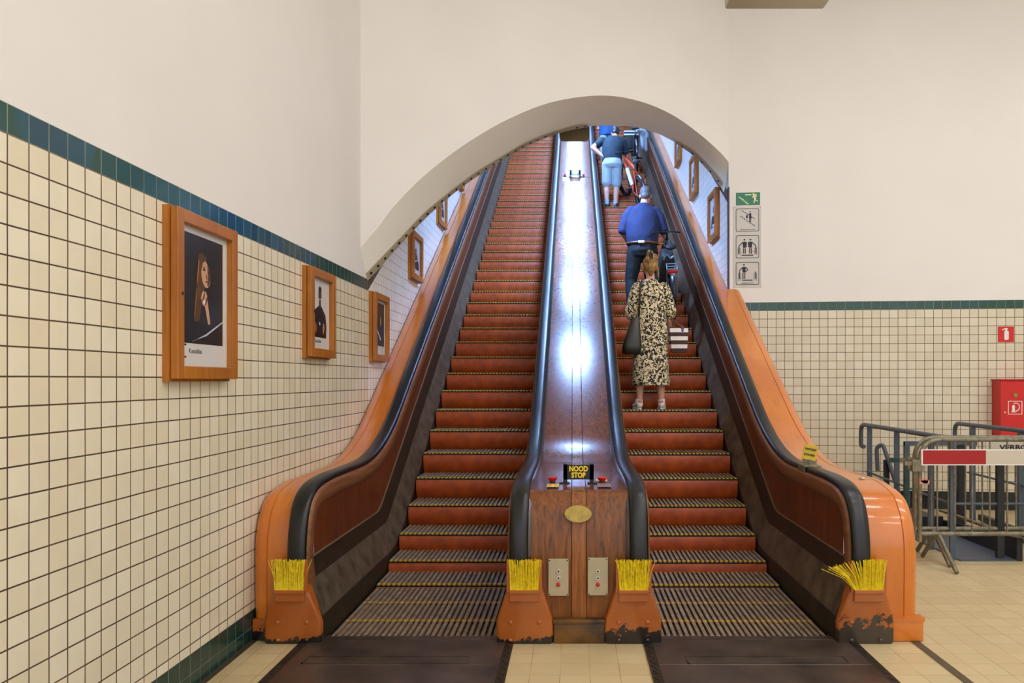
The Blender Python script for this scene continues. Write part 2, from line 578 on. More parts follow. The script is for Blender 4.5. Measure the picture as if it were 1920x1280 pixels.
# ------------------------------------------------------------------ the setting
XW = 1.92
YEND2 = YEND + 0.5
SPR = lambda Y: 2.497 + T * (Y - 7.136)        # springing line of the tunnel vault

def quad_obj(name, pts, m, smooth=0):
    bm = bmesh.new()
    bm.faces.new([bm.verts.new(p) for p in pts])
    return struct(finish(name, bm, m, smooth=smooth))

ROOM_TOP, ROOM_BACK, ROOM_R = 6.3, -5.0, 8.5
# floor with a hole for the escalator pits is not needed: the plates lie on it
bm = bmesh.new()
for x0, x1, y0, y1 in ((-XW, ROOM_R, ROOM_BACK, 4.6), (2.02, ROOM_R, 4.6, 9.6), (-0.13, 0.20, 4.6, 4.75), (-XW, -1.52, 4.6, 5.0)):
    bm.faces.new([bm.verts.new(p) for p in ((x0, y0, 0), (x1, y0, 0), (x1, y1, 0), (x0, y1, 0))])
struct(finish('floor', bm, M['floor'], smooth=0))
quad_obj('ceiling', [(-XW, ROOM_BACK, ROOM_TOP), (ROOM_R, ROOM_BACK, ROOM_TOP), (ROOM_R, 9.6, ROOM_TOP), (-XW, 9.6, ROOM_TOP)], M['plaster'])
# left wall: tiles, band, skirting, plaster
bm = bmesh.new()
for lo, hi, mi in ((0.0, 0.181, 2), (0.181, ZB - TS, 0), (ZB - TS, ZB, 1)):
    bm.faces.new([bm.verts.new(p) for p in ((-XW, ROOM_BACK, lo), (-XW, 7.136, lo), (-XW, 7.136, hi), (-XW, ROOM_BACK, hi))]).material_index = mi
struct(finish('wall_left', bm, [M['tile_left'], M['band_left'], M['base_left']], smooth=0))
bm = bmesh.new()
pts = [(-XW, ROOM_BACK, ZB), (-XW, 7.136, ZB), (-XW, 6.886, 2.738), (-XW, 6.886, ROOM_TOP), (-XW, ROOM_BACK, ROOM_TOP)]
bm.faces.new([bm.verts.new(p) for p in pts])
struct(finish('wall_left_plaster', bm, M['plaster'], smooth=0))

# oblique front wall with the tunnel arch
OUT = [(-1.92, 6.886, 2.738), (-1.863, 6.924, 2.832), (-1.78, 6.978, 2.954), (-1.653, 7.062, 3.168), (-1.39, 7.236, 3.511), (-1.019, 7.481, 3.891),
       (-0.622, 7.743, 4.216), (-0.196, 8.024, 4.481), (0.322, 8.366, 4.67), (0.756, 8.653, 4.71), (1.152, 8.915, 4.65), (1.502, 9.145, 4.506),
       (1.795, 9.339, 4.34), (1.92, 9.42, 4.235)]
INN = [(-1.92, 7.136, 2.497), (-1.834, 7.288, 2.649), (-1.737, 7.418, 2.819), (-1.527, 7.668, 3.146), (-1.276, 7.94, 3.479), (-1.004, 8.211, 3.775),
       (-0.683, 8.503, 4.079), (-0.456, 8.693, 4.263), (-0.156, 8.92, 4.452), (0.16, 9.132, 4.585), (0.489, 9.324, 4.655), (0.829, 9.49, 4.684),
       (1.177, 9.626, 4.607), (1.529, 9.724, 4.421), (1.807, 9.757, 4.137), (1.92, 9.735, 3.945)]
def resample(pts, n):
    p = [Vector(q) for q in spline(pts, 8)]
    s = [0]
    for a, b in zip(p, p[1:]):
        s.append(s[-1] + (b - a).length)
    out = []
    for k in range(n):
        d = s[-1] * k / (n - 1)
        i = max(j for j in range(len(s)) if s[j] <= d + 1e-9)
        i = min(i, len(p) - 2)
        f = (d - s[i]) / max(s[i + 1] - s[i], 1e-9)
        out.append(p[i].lerp(p[i + 1], min(f, 1)))
    return out
NA = 65
oc, ic = resample(OUT, NA), resample(INN, NA)
for p in oc:
    p.y = 6.886 + (p.x + 1.92) * (9.42 - 6.886) / 3.84
bm = bmesh.new()
top = [bm.verts.new((p.x, p.y, ROOM_TOP)) for p in oc]
bot = [bm.verts.new(p) for p in oc]
for i in range(NA - 1):
    bm.faces.new((bot[i], bot[i + 1], top[i + 1], top[i]))
struct(finish('wall_front', bm, M['plaster'], smooth=30))
bm = bmesh.new()
rows = []
for k in range(7):
    t = k / 6
    row = []
    for a, b in zip(oc, ic):
        p = a.lerp(b, t)
        row.append(bm.verts.new(p))
    rows.append(row)
for a, b in zip(rows, rows[1:]):
    for i in range(NA - 1):
        bm.faces.new((a[i], a[i + 1], b[i + 1], b[i]))
struct(finish('trim_1', bm, M['soffit'], smooth=60))
# tunnel vault: the arch carried on up the incline
bm = bmesh.new()
a = [bm.verts.new(p + Vector((0, 0.0, 0.0))) for p in ic]
L = YEND2 - 6.0
b = [bm.verts.new((p.x, p.y + L, p.z + L * T)) for p in ic]
for i in range(NA - 1):
    bm.faces.new((a[i], a[i + 1], b[i + 1], b[i]))
struct(finish('ceiling_tunnel', bm, M['vault'], smooth=60))
# tunnel walls (tiled, ending in a dark green course under the vault)
def tunnel_wall(name, X, y0, zlow, mt, mb):
    bm = bmesh.new()
    g = 0.105
    v = lambda y, z: bm.verts.new((X, y, z))
    bm.faces.new([v(y0, zlow), v(YEND2, T * (YEND2 - YB)), v(YEND2, SPR(YEND2) - g), v(y0, SPR(y0) - g)]).material_index = 0
    bm.faces.new([v(y0, SPR(y0) - g), v(YEND2, SPR(YEND2) - g), v(YEND2, SPR(YEND2) + 0.05), v(y0, SPR(y0) + 0.05)]).material_index = 1
    bm.faces.new([v(y0, SPR(y0) + 0.05), v(YEND2, SPR(YEND2) + 0.05), v(YEND2, SPR(YEND2) + 0.8), v(y0, SPR(y0) + (0.8 if X > 0 else 0.05))]).material_index = 2
    return struct(finish(name, bm, [mt, mb, M['vault']], smooth=0))
tunnel_wall('wall_tunnel_left', -XW, 7.136, 0.0, M['tile_tunnel_lit'], M['base_left'])
tunnel_wall('wall_tunnel_right', XW, 9.42, 0.0, M['tile_tunnel_lit'], M['base_left'])
quad_obj('wall_light_stop', [(-XW - 0.1, YEND2, 6), (XW + 0.1, YEND2, 6), (XW + 0.1, YEND2, 14), (-XW - 0.1, YEND2, 14)], M['vault'])  # unseen closure, added to keep world light out of the tunnel
# right front wall, slightly turned
RA = -math.atan(0.10)
RWO = Vector((1.916, 9.42, 0))
def rw(u, z, out=0.0):
    """point on the right wall, u along it, out towards the room"""
    return RWO + Vector((math.cos(RA) * u, math.sin(RA) * u, z)) + Vector((math.sin(RA), -math.cos(RA), 0)) * out
def rwp(px, py, out=0.0):
    m = math.tan(RA)
    k = (px - CX) / F
    Y = (RWO.y - m * RWO.x) / (1 - m * k) - out
    p = at(px, py, Y)
    return (p.x - RWO.x) / math.cos(RA), p.z
def rwall(name, lo, hi, m, u0=0.0):
    bm = bmesh.new()
    bm.faces.new([bm.verts.new(p) for p in ((u0, 0, lo), (7.0, 0, lo), (7.0, 0, hi), (u0, 0, hi))])
    o = struct(finish(name, bm, m, smooth=0))
    o.location = RWO
    o.rotation_euler = (0, 0, RA)
    return o
ZR = ZB + 0.012
rwall('baseboard_right', 0.0, 0.217, M['base_right'])
rwall('wall_right', 0.217, ZR - TS, M['tile_right'])
rwall('trim_2', ZR - TS, ZR, M['band_right'])
rwall('wall_right_plaster', ZR, ROOM_TOP, M['plaster'])
quad_obj('wall_far_right', [(ROOM_R, ROOM_BACK, 0), (ROOM_R, 9.6, 0), (ROOM_R, 9.6, ROOM_TOP), (ROOM_R, ROOM_BACK, ROOM_TOP)], M['plaster'])
# tunnel jamb
bm = bmesh.new()
bbox(bm, (1.908, 9.41, 2.3), (1.926, 9.46, 3.93))
struct(finish('trim_3', bm, mat('jamb_purple', (70, 52, 74), 0.6), smooth=0))

# perforated edge strips under the arch
def edge_strip(name, i0, i1, label, wid=0.085, nh=18):
    r = empty(name, ic[i0], label, 'edge strip')
    bm = bmesh.new()
    off = Vector(ic[i0])
    P0, P1 = [], []
    for i in range(i0, i1 + 1):
        d = (oc[i] - ic[i]).normalized()
        P0.append(ic[i] + Vector((0, -0.015, -0.018)))
        P1.append(ic[i] + d * wid * (1.0 + 0.25 * math.sin(i * 0.7) * 0.3) + Vector((0, -0.02, -0.022)))
    va = [bm.verts.new(p - off) for p in P0]
    vb = [bm.verts.new(p - off) for p in P1]
    for i in range(len(va) - 1):
        bm.faces.new((va[i], va[i + 1], vb[i + 1], vb[i]))
    bmesh.ops.solidify(bm, geom=bm.faces[:], thickness=0.004)
    finish('metal_strip', bm, M['trimstrip'], r, smooth=30)
    cen = [(p + q) / 2 for p, q in zip(P0, P1)]
    for k in range(nh):
        t = (k + 0.6) / nh * (len(cen) - 1)
        i = min(int(t), len(cen) - 2)
        c = cen[i].lerp(cen[i + 1], t - i) 
        ax = (P1[i] - P0[i]).normalized().cross((cen[i + 1] - cen[i]).normalized()).normalized()
        if ax.y > 0:
            ax = -ax
        bm = bmesh.new()
        cyl(bm, (0, 0, 0), ax * 0.008, 0.013, n=10)
        finish('screw_hole', bm, M['black'], r, loc=c - off)
    return r
edge_strip('perforated_edge_strip', 0, 40, 'long cream perforated metal strip along the left underside of the arch', nh=30)
edge_strip('perforated_edge_strip', 54, 63, 'short cream perforated strip at the right end of the arch', nh=5)

# floor inlays
def slab(name, lo, hi, m):
    bm = bmesh.new()
    bbox(bm, lo, hi)
    return struct(finish(name, bm, m, smooth=0))
slab('trim_4', (2.005, ROOM_BACK, -0.01), (2.055, 4.56, 0.003), mat('inlay_dark', (92, 76, 52), 0.7, var=0.3, scale=30))
slab('trim_5', (-XW, ROOM_BACK, -0.01), (-1.885, 4.6, 0.003), mat('inlay_dark_left', (70, 58, 40), 0.7, var=0.3, scale=30))

# ------------------------------------------------------------------ floor plates in front of the escalators
def floor_plate(x0, x1, label, side):
    xm = (x0 + x1) / 2
    r = empty('floor_plate', (xm, 3.2, 0), label, 'floor plate', 'floor plates at the escalator landings')
    hw = (x1 - x0) / 2
    bm = bmesh.new()
    bbox(bm, (-hw + 0.05, -1.2, -0.012), (hw - 0.05, 0.945, 0.010))
    bbox(bm, (-hw + 0.05, 0.948, -0.012), (hw - 0.05, 1.36, 0.010))
    bevel(bm, 0.002, 1)
    finish('cover_sheet', bm, M['plate'], r, smooth=0)
    for s in (-1, 1):
        bm = bmesh.new()
        bbox(bm, (s * (hw - 0.025) - 0.024, -1.2, -0.012), (s * (hw - 0.025) + 0.024, 1.36, 0.009))
        for k in range(60):
            y = -1.1 + k * 0.04
            bm2 = box(bm, (s * (hw - 0.025), y, 0.0095), (0.036, 0.006, 0.004), Matrix.Rotation(0.8 if k % 2 else -0.8, 3, 'Z'))
        finish('ribbed_rim', bm, M['plate_rim'], r, smooth=0)
    # raised rectangular edge of the lifting bar
    bm = bmesh.new()
    a0, a1, b0, b1 = -0.42, 0.46, 0.955, 1.06
    if side < 0:
        a0, a1 = -0.50, 0.40
    for lo, hi in (((a0, b0, 0.010), (a1, b0 + 0.008, 0.016)), ((a0, b1, 0.010), (a1, b1 + 0.008, 0.016)), ((a0, b0, 0.010), (a0 + 0.008, b1, 0.016)), ((a1, b0, 0.010), (a1 + 0.008, b1 + 0.008, 0.016))):
        bbox(bm, lo, hi)
    finish('lifting_bar_rim', bm, M['plate'], r, smooth=0)
    return r
floor_plate(-1.615, -0.352, 'dark worn metal floor plate in front of the left empty escalator', -1)
floor_plate(0.412, 1.675, 'dark worn metal floor plate in front of the right crowded escalator', 1)

# ------------------------------------------------------------------ escalator steps
def step_path():
    t = 0.7
    pts = []
    y = 4.0
    while y < YEND + 0.5:
        pts.append((y, bend(0.0, 0.0, t, y)))
        y += 0.01
    s = [0.0]
    for a, b in zip(pts, pts[1:]):
        s.append(s[-1] + math.hypot(b[0] - a[0], b[1] - a[1]))
    return pts, s
SP, SS = step_path()
def at_s(d):
    lo, hi = 0, len(SS) - 1
    while hi - lo > 1:
        m = (lo + hi) // 2
        if SS[m] <= d:
            lo = m
        else:
            hi = m
    f = (d - SS[lo]) / (SS[hi] - SS[lo])
    return SP[lo][0] + f * (SP[hi][0] - SP[lo][0]), SP[lo][1] + f * (SP[hi][1] - SP[lo][1])
def s_of_y(Y):
    for i, p in enumerate(SP):
        if p[0] >= Y:
            return SS[i]
SW = 1.02
NS = 27
def step_proto():
    # riser with a rolled face
    bm = bmesh.new()
    prof = [(0.012, -0.012), (0.004, -0.022), (-0.002, -0.05), (-0.004, -0.085), (0.000, -0.12), (0.010, -0.155), (0.026, -0.185), (0.055, -0.215)]
    back = [(0.08, -0.215), (0.08, -0.012)]
    ring = prof + back
    A = [bm.verts.new((-SW / 2, y, z)) for y, z in ring]
    B = [bm.verts.new((SW / 2, y, z)) for y, z in ring]
    n = len(ring)
    for i in range(n):
        bm.faces.new((A[i], A[(i + 1) % n], B[(i + 1) % n], B[i]))
    bm.faces.new(A)
    bm.faces.new(B[::-1])
    riser = finish('step', bm, M['riser'], smooth=40)
    bm = bmesh.new()
    bbox(bm, (-SW / 2, 0.015, -0.035), (SW / 2, 0.395, -0.019), mi=1)
    bbox(bm, (-SW / 2, 0.0, -0.022), (SW / 2, 0.014, -0.0085), mi=1)
    pit = SW / NS
    for k in range(NS):
        x = -SW / 2 + (k + 0.5) * pit
        bbox(bm, (x - 0.0105, 0.012, -0.02), (x + 0.0105, 0.395, 0.0))
    tread = finish('slatted_tread', bm, [M['slat'], M['gap']], riser, smooth=0)
    bm = bmesh.new()
    for k in range(NS):
        x = -SW / 2 + (k + 0.5) * pit
        bbox(bm, (x - 0.0108, -0.001, -0.011), (x + 0.0108, 0.022, 0.001))
    tips = finish('yellow_slat_tips', bm, M['yellow'], riser, smooth=0)
    return riser
proto = step_proto()
XL, XR = -0.9695, XC * 2 + 0.9695
STEPS = {}
def escalator(x, y0, label, first):
    root = empty('wooden_escalator', (x, 4.6, 0), label, 'escalator')
    s0 = s_of_y(y0)
    lst = []
    k = -9
    while True:
        d = s0 + k * 0.3995
        if d > SS[-1] - 1.2:
            break
        y, z = at_s(d)
        if y < 4.5:
            k += 1
            continue
        if first and not lst:
            st = proto
        else:
            st = copy_tree(proto)
        st.parent = root
        st.location = (0, y - 4.6, z)
        lst.append((y, z))
        k += 1
    # comb at the entry
    bm = bmesh.new()
    bbox(bm, (-0.53, -0.06, -0.01), (0.53, 0.0, 0.012))
    pit = SW / NS
    for j in range(NS + 1):
        xx = -SW / 2 + j * pit
        bbox(bm, (xx - 0.005, -0.01, -0.012), (xx + 0.005, 0.045, 0.006))
    finish('comb', bm, M['plate'], root, smooth=0)
    # black sheet added under the moving steps to keep the pit dark
    bm = bmesh.new()
    ys = [4.62 + 0.3 * i for i in range(60)]
    ys = [y for y in ys if y < YEND]
    strip(bm, ys, [(-0.53, lambda Y: bend(0, 0, .7, Y) - 0.30), (0.53, lambda Y: bend(0, 0, .7, Y) - 0.30)])
    for v in bm.verts:
        v.co.y -= 4.6
    finish('pit_dark_sheet', bm, M['void'], root)
    return lst
STEPS['L'] = escalator(XL, 7.878, 'left wooden escalator, its ribbed orange steps empty', True)
STEPS['R'] = escalator(XR, 7.864, 'right wooden escalator with people and bicycles on its steps', False)

# ------------------------------------------------------------------ balustrades
def handrail(fx, parent):
    bm = bmesh.new()
    c = offset_curve(HRC, 0.0)
    sec = [(-1.672, 0.035), (-1.675, 0.018), (-1.664, 0.004), (-1.64, 0.0), (-1.60, 0.0), (-1.576, 0.004), (-1.565, 0.018), (-1.568, 0.035)]
    sweep(bm, c, sec, True, fx, caps=True)
    return finish('handrail', bm, M['rubber'], parent, smooth=50)

TRIM_D = 0.14
HRO = offset_curve(HRC, TRIM_D)
def side_panels(fx, parent):
    # moulded wood trim following the handrail
    bm = bmesh.new()
    sec = [(-1.578, 0.03), (-1.556, 0.045), (-1.552, 0.06), (-1.558, TRIM_D - 0.01), (-1.572, TRIM_D), (-1.58, TRIM_D + 0.01)]
    sweep(bm, HRC, sec, False, fx)
    finish('wood_trim', bm, M['wood_trim'], parent, smooth=50)
    ys = sorted({round(y, 4) for y, z in HRO if y > 4.59} | {round(4.6 + 0.1 * k, 4) for k in range(30)} | {YEND})
    ys = [y for y in ys if y <= YEND]
    mono = []
    for p in HRO:
        if not mono or p[0] > mono[-1][0] + 1e-5:
            mono.append(p)
    zt = lambda Y: interp(mono, Y)
    bm = bmesh.new()
    strip(bm, ys, [(-1.574, lambda Y: max(zt(Y), lineA(Y))), (-1.574, lineA)], fx)
    finish('wood_panel', bm, M['wood_panel'], parent, smooth=30)
    bm = bmesh.new()
    tube(bm, [(fx(-1.573), y, lineA(y)) for y in ys], 0.008, 6)
    finish('panel_bead', bm, M['bead'], parent)
    bm = bmesh.new()
    ys2 = [4.535, 4.56] + [y for y in ys if y > 4.57]
    strip(bm, ys2, [(-1.576, lineA), (-1.578, lambda Y: lineA(Y) * .5 + lineB(Y) * .5), (-1.568, lineB)], fx)
    finish('dark_skirt', bm, M['skirt_dark'], parent, smooth=30)
    bm = bmesh.new()
    strip(bm, ys2, [(-1.568, lineB), (-1.566, lambda Y: lineB(Y) - 0.004), (-1.494, lineC)], fx)
    finish('grey_skirt', bm, M['skirt_grey'], parent, smooth=30)
    bm = bmesh.new()
    strip(bm, ys2, [(-1.494, lineC), (-1.489, lambda Y: lineC(Y) - 0.006), (-1.489, lineD)], fx)
    finish('low_skirt', bm, M['skirt_low'], parent, smooth=30)
    # front closing plate of the skirts
    bm = bmesh.new()
    pts = [(-1.60, 0.0), (-1.489, 0.0), (-1.489, 0.15), (-1.568, 0.359), (-1.60, 0.50)]
    poly_prism(bm, [(fx(x), 4.53, z) for x, z in pts], (0, 1, 0), 0.006)
    finish('skirt_end', bm, M['skirt_dark'], parent, smooth=0)

def newel_guard(xc, parent, m, flip=1, splay=0.0, seed=1):
    """orange box on the floor that swallows the handrail, with its yellow brush"""
    rnd = random.Random(seed)
    bm = bmesh.new()
    W0, W1 = 0.168, 0.098
    sec = [(0.0, W0 - 0.008, 4.497, 4.56), (0.012, W0, 4.494, 4.56), (0.125, W0, 4.494, 4.56), (0.15, W0 - 0.004, 4.492, 4.56), (0.33, W1 + 0.006, 4.455, 4.555), (0.345, W1, 4.458, 4.55)]
    rows = []
    for z, wv, yf, yb in sec:
        r = 0.018
        ring = []
        for sx, sy in ((-1, -1), (1, -1), (1, 1), (-1, 1)):
            cx_, cy_ = sx * (wv - r), (yf + r if sy < 0 else yb - r)
            a0 = {(-1, -1): 180, (1, -1): 270, (1, 1): 0, (-1, 1): 90}[(sx, sy)]
            for k in range(4):
                a = math.radians(a0 + 30 * k)
                ring.append(bm.verts.new((cx_ + r * math.cos(a), cy_ + r * math.sin(a) - 4.5, z)))
        rows.append(ring)
    n = len(rows[0])
    for a, b in zip(rows, rows[1:]):
        for k in range(n):
            bm.faces.new((a[k], a[(k + 1) % n], b[(k + 1) % n], b[k]))
    bm.faces.new(rows[0][::-1])
    bm.faces.new(rows[-1])
    g = finish('newel_guard', bm, m, parent, smooth=35, loc=(xc, 4.5, 0))
    for sx in (-0.5, 0.5):
        for z in (0.022, 0.128):
            b2 = bmesh.new()
            ellipsoid(b2, (sx * 0.17, -0.008, z), (0.013, 0.007, 0.013), u=12, v=8)
            finish('rivet', b2, m, g)
    # holder of the brush
    b2 = bmesh.new()
    bbox(b2, (-0.088, -0.066, 0.312), (0.088, -0.040, 0.332))
    bbox(b2, (-0.085, -0.052, 0.262), (0.085, -0.036, 0.313))
    for s in (-1, 1):
        bbox(b2, (s * 0.094 - 0.010, -0.050, 0.315), (s * 0.094 + 0.010, -0.030, 0.50))
    bevel(b2, 0.002, 1)
    finish('brush_holder', b2, m, g, smooth=0)
    b2 = bmesh.new()
    N = 150
    for k in range(N):
        u = (k + 0.5) / N * 2 - 1
        layer = k % 3
        x0 = u * 0.082
        lean = u * 0.014 + rnd.uniform(-0.010, 0.010)
        y0 = -0.058 + layer * 0.006
        L = 0.178 + rnd.uniform(-0.010, 0.006)
        if splay and u * flip < -0.35:
            f = (-(u * flip) - 0.35) / 0.65
            lean -= flip * splay * f ** 1.5 * rnd.uniform(0.6, 1.0)
            L -= abs(lean) * 0.25
        elif rnd.random() < 0.04:
            lean += rnd.choice((-1, 1)) * 0.03
        p0 = Vector((x0, y0, 0.328))
        p2 = p0 + Vector((lean, rnd.uniform(-0.008, 0.008), L))
        p1 = (p0 + p2) / 2 + Vector((-lean * 0.12, 0, 0.01))
        tube(b2, [p0, p1, p2], 0.0016, 4)
    br = finish('brush', b2, M['bristle'], g, smooth=0)
    br['kind'] = 'stuff'
    return g

def cladding(fx, parent, xout, tunnel_x, front_wall_y):
    """painted sheet deck between handrail and wall, rounded outer edge"""
    bm = bmesh.new()
    e = xout
    sec = [(-1.640, 0.03), (-1.66, 0.008), (-1.70, 0.0), (e + 0.10, 0.004), (e + 0.092, 0.004), (e + 0.088, 0.010), (e + 0.084, 0.004), (e + 0.05, 0.006), (e + 0.025, 0.014), (e + 0.008, 0.03), (e, 0.055), (e, 0.16)]
    sweep(bm, CLC, sec, False, fx)
    o = finish('painted_cladding', bm, M['orange'], parent, smooth=50)
    return o

BL = empty('balustrade', (-1.7, 4.6, 0), 'left outer balustrade with orange cladding against the tiled wall', 'balustrade')
BR = empty('balustrade', (1.78, 4.6, 0), 'right outer balustrade with orange cladding, the side by the barriers', 'balustrade')
CO = empty('escalator_console', (XC, 4.55, 0), 'varnished wooden console between the two escalators', 'escalator console')
idt = lambda x: x
mirR = lambda x: 2 * XC - x
conL = lambda x: 2 * XL - x
conR = lambda x: 2 * XC - (2 * XL - x)
bpy.context.view_layer.update()
def parent_keep(root, before):
    for o in [o for o in bpy.data.objects if o.name not in before and o.parent == root]:
        o.matrix_parent_inverse = root.matrix_world.inverted()
before = {o.name for o in bpy.data.objects}
for fx, P in ((idt, BL), (mirR, BR)):
    handrail(fx, P)
    side_panels(fx, P)
cladding(idt, BL, -1.915, -XW, None)
XO = 2.06
# right cladding: two widths, wide in the hall and narrow in the tunnel
def cladding_right():
    bm = bmesh.new()
    e = 2 * XC - XO
    sec = [(-1.640, 0.03), (-1.66, 0.008), (-1.70, 0.0), (e + 0.10, 0.004), (e + 0.092, 0.004), (e + 0.088, 0.010), (e + 0.084, 0.004), (e + 0.05, 0.006), (e + 0.025, 0.014), (e + 0.008, 0.03), (e, 0.055), (e, 0.42)]
    c1 = [p for p in CLC if p[0] < 9.42]
    yb = 9.42
    c1.append((yb, bend(CL_FLAT, CL_DZ, CL_T, yb)))
    sweep(bm, c1, sec, False, mirR)
    e2 = 2 * XC - 1.915
    sec2 = [(-1.640, 0.03), (-1.66, 0.008), (-1.70, 0.0), (e2 + 0.05, 0.004), (e2 + 0.02, 0.01), (e2, 0.03)]
    c2 = [(yb, bend(CL_FLAT, CL_DZ, CL_T, yb))] + [p for p in CLC if p[0] > 9.42]
    sweep(bm, c2, sec2, False, mirR)
    finish('painted_cladding', bm, M['orange'], BR, smooth=50)
    # outer side sheet, hall side
    bm = bmesh.new()
    ys = [p[0] for p in CLC if 4.6 < p[0] < 9.3] + [9.3]
    strip(bm, [4.62] + ys, [(XO, lambda Y: max(interp([q for q in CLC if q[0] > 4.6 and q[1] > 0.7], Y) - 0.3, 0.14)), (XO, lambda Y: 0.0)])
    finish('side_sheet', bm, M['orange'], BR, smooth=30)
    bm = bmesh.new()
    box(bm, (1.965, 4.60, 0.066), (0.235, 0.14, 0.132))
    bevel(bm, 0.012, 3)
    bbox(bm, (2.03, 4.6, 0.0), (2.083, 7.4, 0.132))
    bbox(bm, (1.86, 4.525, 0.12), (2.087, 4.60, 0.145))
    finish('plinth', bm, M['orange'], BR, smooth=30)
    bm = bmesh.new()
    p = Vector((1.90, 5.02, 0.907))
    cyl(bm, p, p + Vector((0, 0, 0.006)), 0.022, n=20)
    cyl(bm, p + Vector((0, 0, 0.006)), p + Vector((0, 0, 0.009)), 0.012, n=16)
    finish('key_lock', bm, M['chrome'], BR)
cladding_right()
bm = bmesh.new()
bbox(bm, (-1.915, 4.55, 0.0), (-1.80, 4.62, 0.13))
bevel(bm, 0.006, 2)
finish('plinth', bm, M['orange_worn'], BL, smooth=30)
newel_guard(-1.656, BL, M['orange_box'], 1, 0.0, 1)
newel_guard(1.724, BR, M['orange_bare'], 1, 0.19, 4)
# console
for fx in (conL, conR):
    handrail(fx, CO)
    side_panels(fx, CO)
newel_guard(-0.286, CO, M['orange_box'], 1, 0.0, 2)
newel_guard(0.352, CO, M['orange_worn'], 1, 0.0, 3)
bm = bmesh.new()
xi0, xi1 = 2 * XL + 1.66, 2 * XC - (2 * XL + 1.66)
sh = lambda a, b, d=0.0: [(a, d + 0.002), (a + 0.002, d), (b - 0.002, d), (b, d + 0.002)]
iF = [p for p in CDC if p[0] < 4.632 and p[1] < 0.88]
iD = [CDC[len(iF) - 1]] + CDC[len(iF):]
sx0, sx1 = -0.012, 0.078
for a, b in ((xi0, sx0), (sx1, xi1)):
    sweep(bm, iD, sh(a, b), False)
finish('deck_board', bm, M['wood_deck'], CO, smooth=30)
bm = bmesh.new()
sweep(bm, iD, sh(sx0 + 0.002, sx1 - 0.002, -0.001), False)
finish('deck_centre_strip', bm, M['wood_strip'], CO, smooth=30)
bm = bmesh.new()
for a, b in ((xi0, sx0), (sx1, xi1)):
    sweep(bm, iF, sh(a, b), False)
finish('front_board', bm, M['wood_front'], CO, smooth=30)
bm = bmesh.new()
sweep(bm, iF, sh(sx0 + 0.002, sx1 - 0.002, -0.004), False)
finish('front_centre_strip', bm, M['wood_front_strip'], CO, smooth=30)
bm = bmesh.new()
sweep(bm, CDC, [(sx0 - 0.01, 0.006), (sx1 + 0.01, 0.006)], False)
finish('deck_groove', bm, M['void'], CO)
# deck edges under the handrails
bm = bmesh.new()
for fx in (conL, conR):
    sweep(bm, HRC, [(-1.63, 0.03), (-1.672, 0.03), (-1.690, 0.045), (-1.690, 0.09)], False, fx)
finish('handrail_guide', bm, mat('guide_steel', (96, 92, 92), 0.25, metal=0.8), CO, smooth=40)
# deck joints across the boards
bm = bmesh.new()
for yj in (6.05, 8.6, 11.2, 13.8, 16.4):
    z = bend(CD_FLAT, CD_DZ, CD_T, yj)
    box(bm, (XC, yj, z + 0.0005), (xi1 - xi0 - 0.02, 0.006, 0.002), Matrix.Rotation(math.radians(30 if yj > 6.3 else 8), 3, 'X'))
finish('deck_joint', bm, M['black'], CO, smooth=0)
bm = bmesh.new()
bbox(bm, (-0.115, 4.50, 0.0), (0.185, 4.56, 0.120))
bbox(bm, (-0.120, 4.485, 0.120), (0.190, 4.56, 0.146))
bevel(bm, 0.005, 2)
finish('kick_board', bm, mat('kick_wood', (116, 78, 26), 0.5, var=0.8, scale=7, dark=(30, 20, 10)), CO, smooth=30)
# oval brass plaque
pl = at(1084, 963, 4.53)
bm = bmesh.new()
ring = [(0.080 * math.cos(2 * math.pi * k / 40), 0.050 * math.sin(2 * math.pi * k / 40)) for k in range(40)]
tl = Matrix.Rotation(math.radians(-8), 3, 'X')
poly_prism(bm, [Vector(pl) + tl @ Vector((x, 0.012, z)) for x, z in ring], tl @ Vector((0, -1, 0)), 0.018)
poly_prism(bm, [Vector(pl) + tl @ Vector((x * .93, -0.006, z * .93)) for x, z in ring], tl @ Vector((0, -1, 0)), 0.002)
finish('brass_plaque', bm, M['brass'], CO, smooth=30)
# two control plates
def control_plate(px0, px1, py0, py1):
    Y = 4.512
    a, b = at(px0, py1, Y), at(px1, py0, Y)
    bm = bmesh.new()
    bbox(bm, (a.x, Y, a.z), (b.x, Y + 0.03, b.z))
    bevel(bm, 0.002, 1)
    p = finish('control_plate', bm, M['steel'], CO, smooth=0)
    cx_, w_ = (a.x + b.x) / 2, (b.x - a.x) / 2
    for sx in (-1, 1):
        for z in (a.z + 0.008, b.z - 0.008):
            bm = bmesh.new()
            cyl(bm, (cx_ + sx * (w_ - 0.008), Y + 0.001, z), (cx_ + sx * (w_ - 0.008), Y - 0.002, z), 0.004, n=10)
            finish('screw', bm, M['dark'], p)
    for py, m, nm in ((1070.5, 'chrome', 'key_switch'), (1083, 'chrome', 'key_switch'), (1095.5, 'red', 'stop_button')):
        z = at(0, py, Y).z
        bm = bmesh.new()
        cyl(bm, (cx_, Y + 0.002, z), (cx_, Y - 0.008, z), 0.0125, 0.0115, n=18)
        if m == 'chrome':
            cyl(bm, (cx_, Y - 0.007, z), (cx_, Y - 0.0095, z), 0.006, n=12, mi=1)
        else:
            ellipsoid(bm, (cx_, Y - 0.008, z), (0.0105, 0.006, 0.0105), u=14, v=8)
        finish(nm, bm, [M[m], M['dark']], p)
control_plate(1028, 1066, 1048, 1117)
control_plate(1102, 1140, 1046, 1116)
new = [o for o in bpy.data.objects if o.name not in before]
bpy.context.view_layer.update()
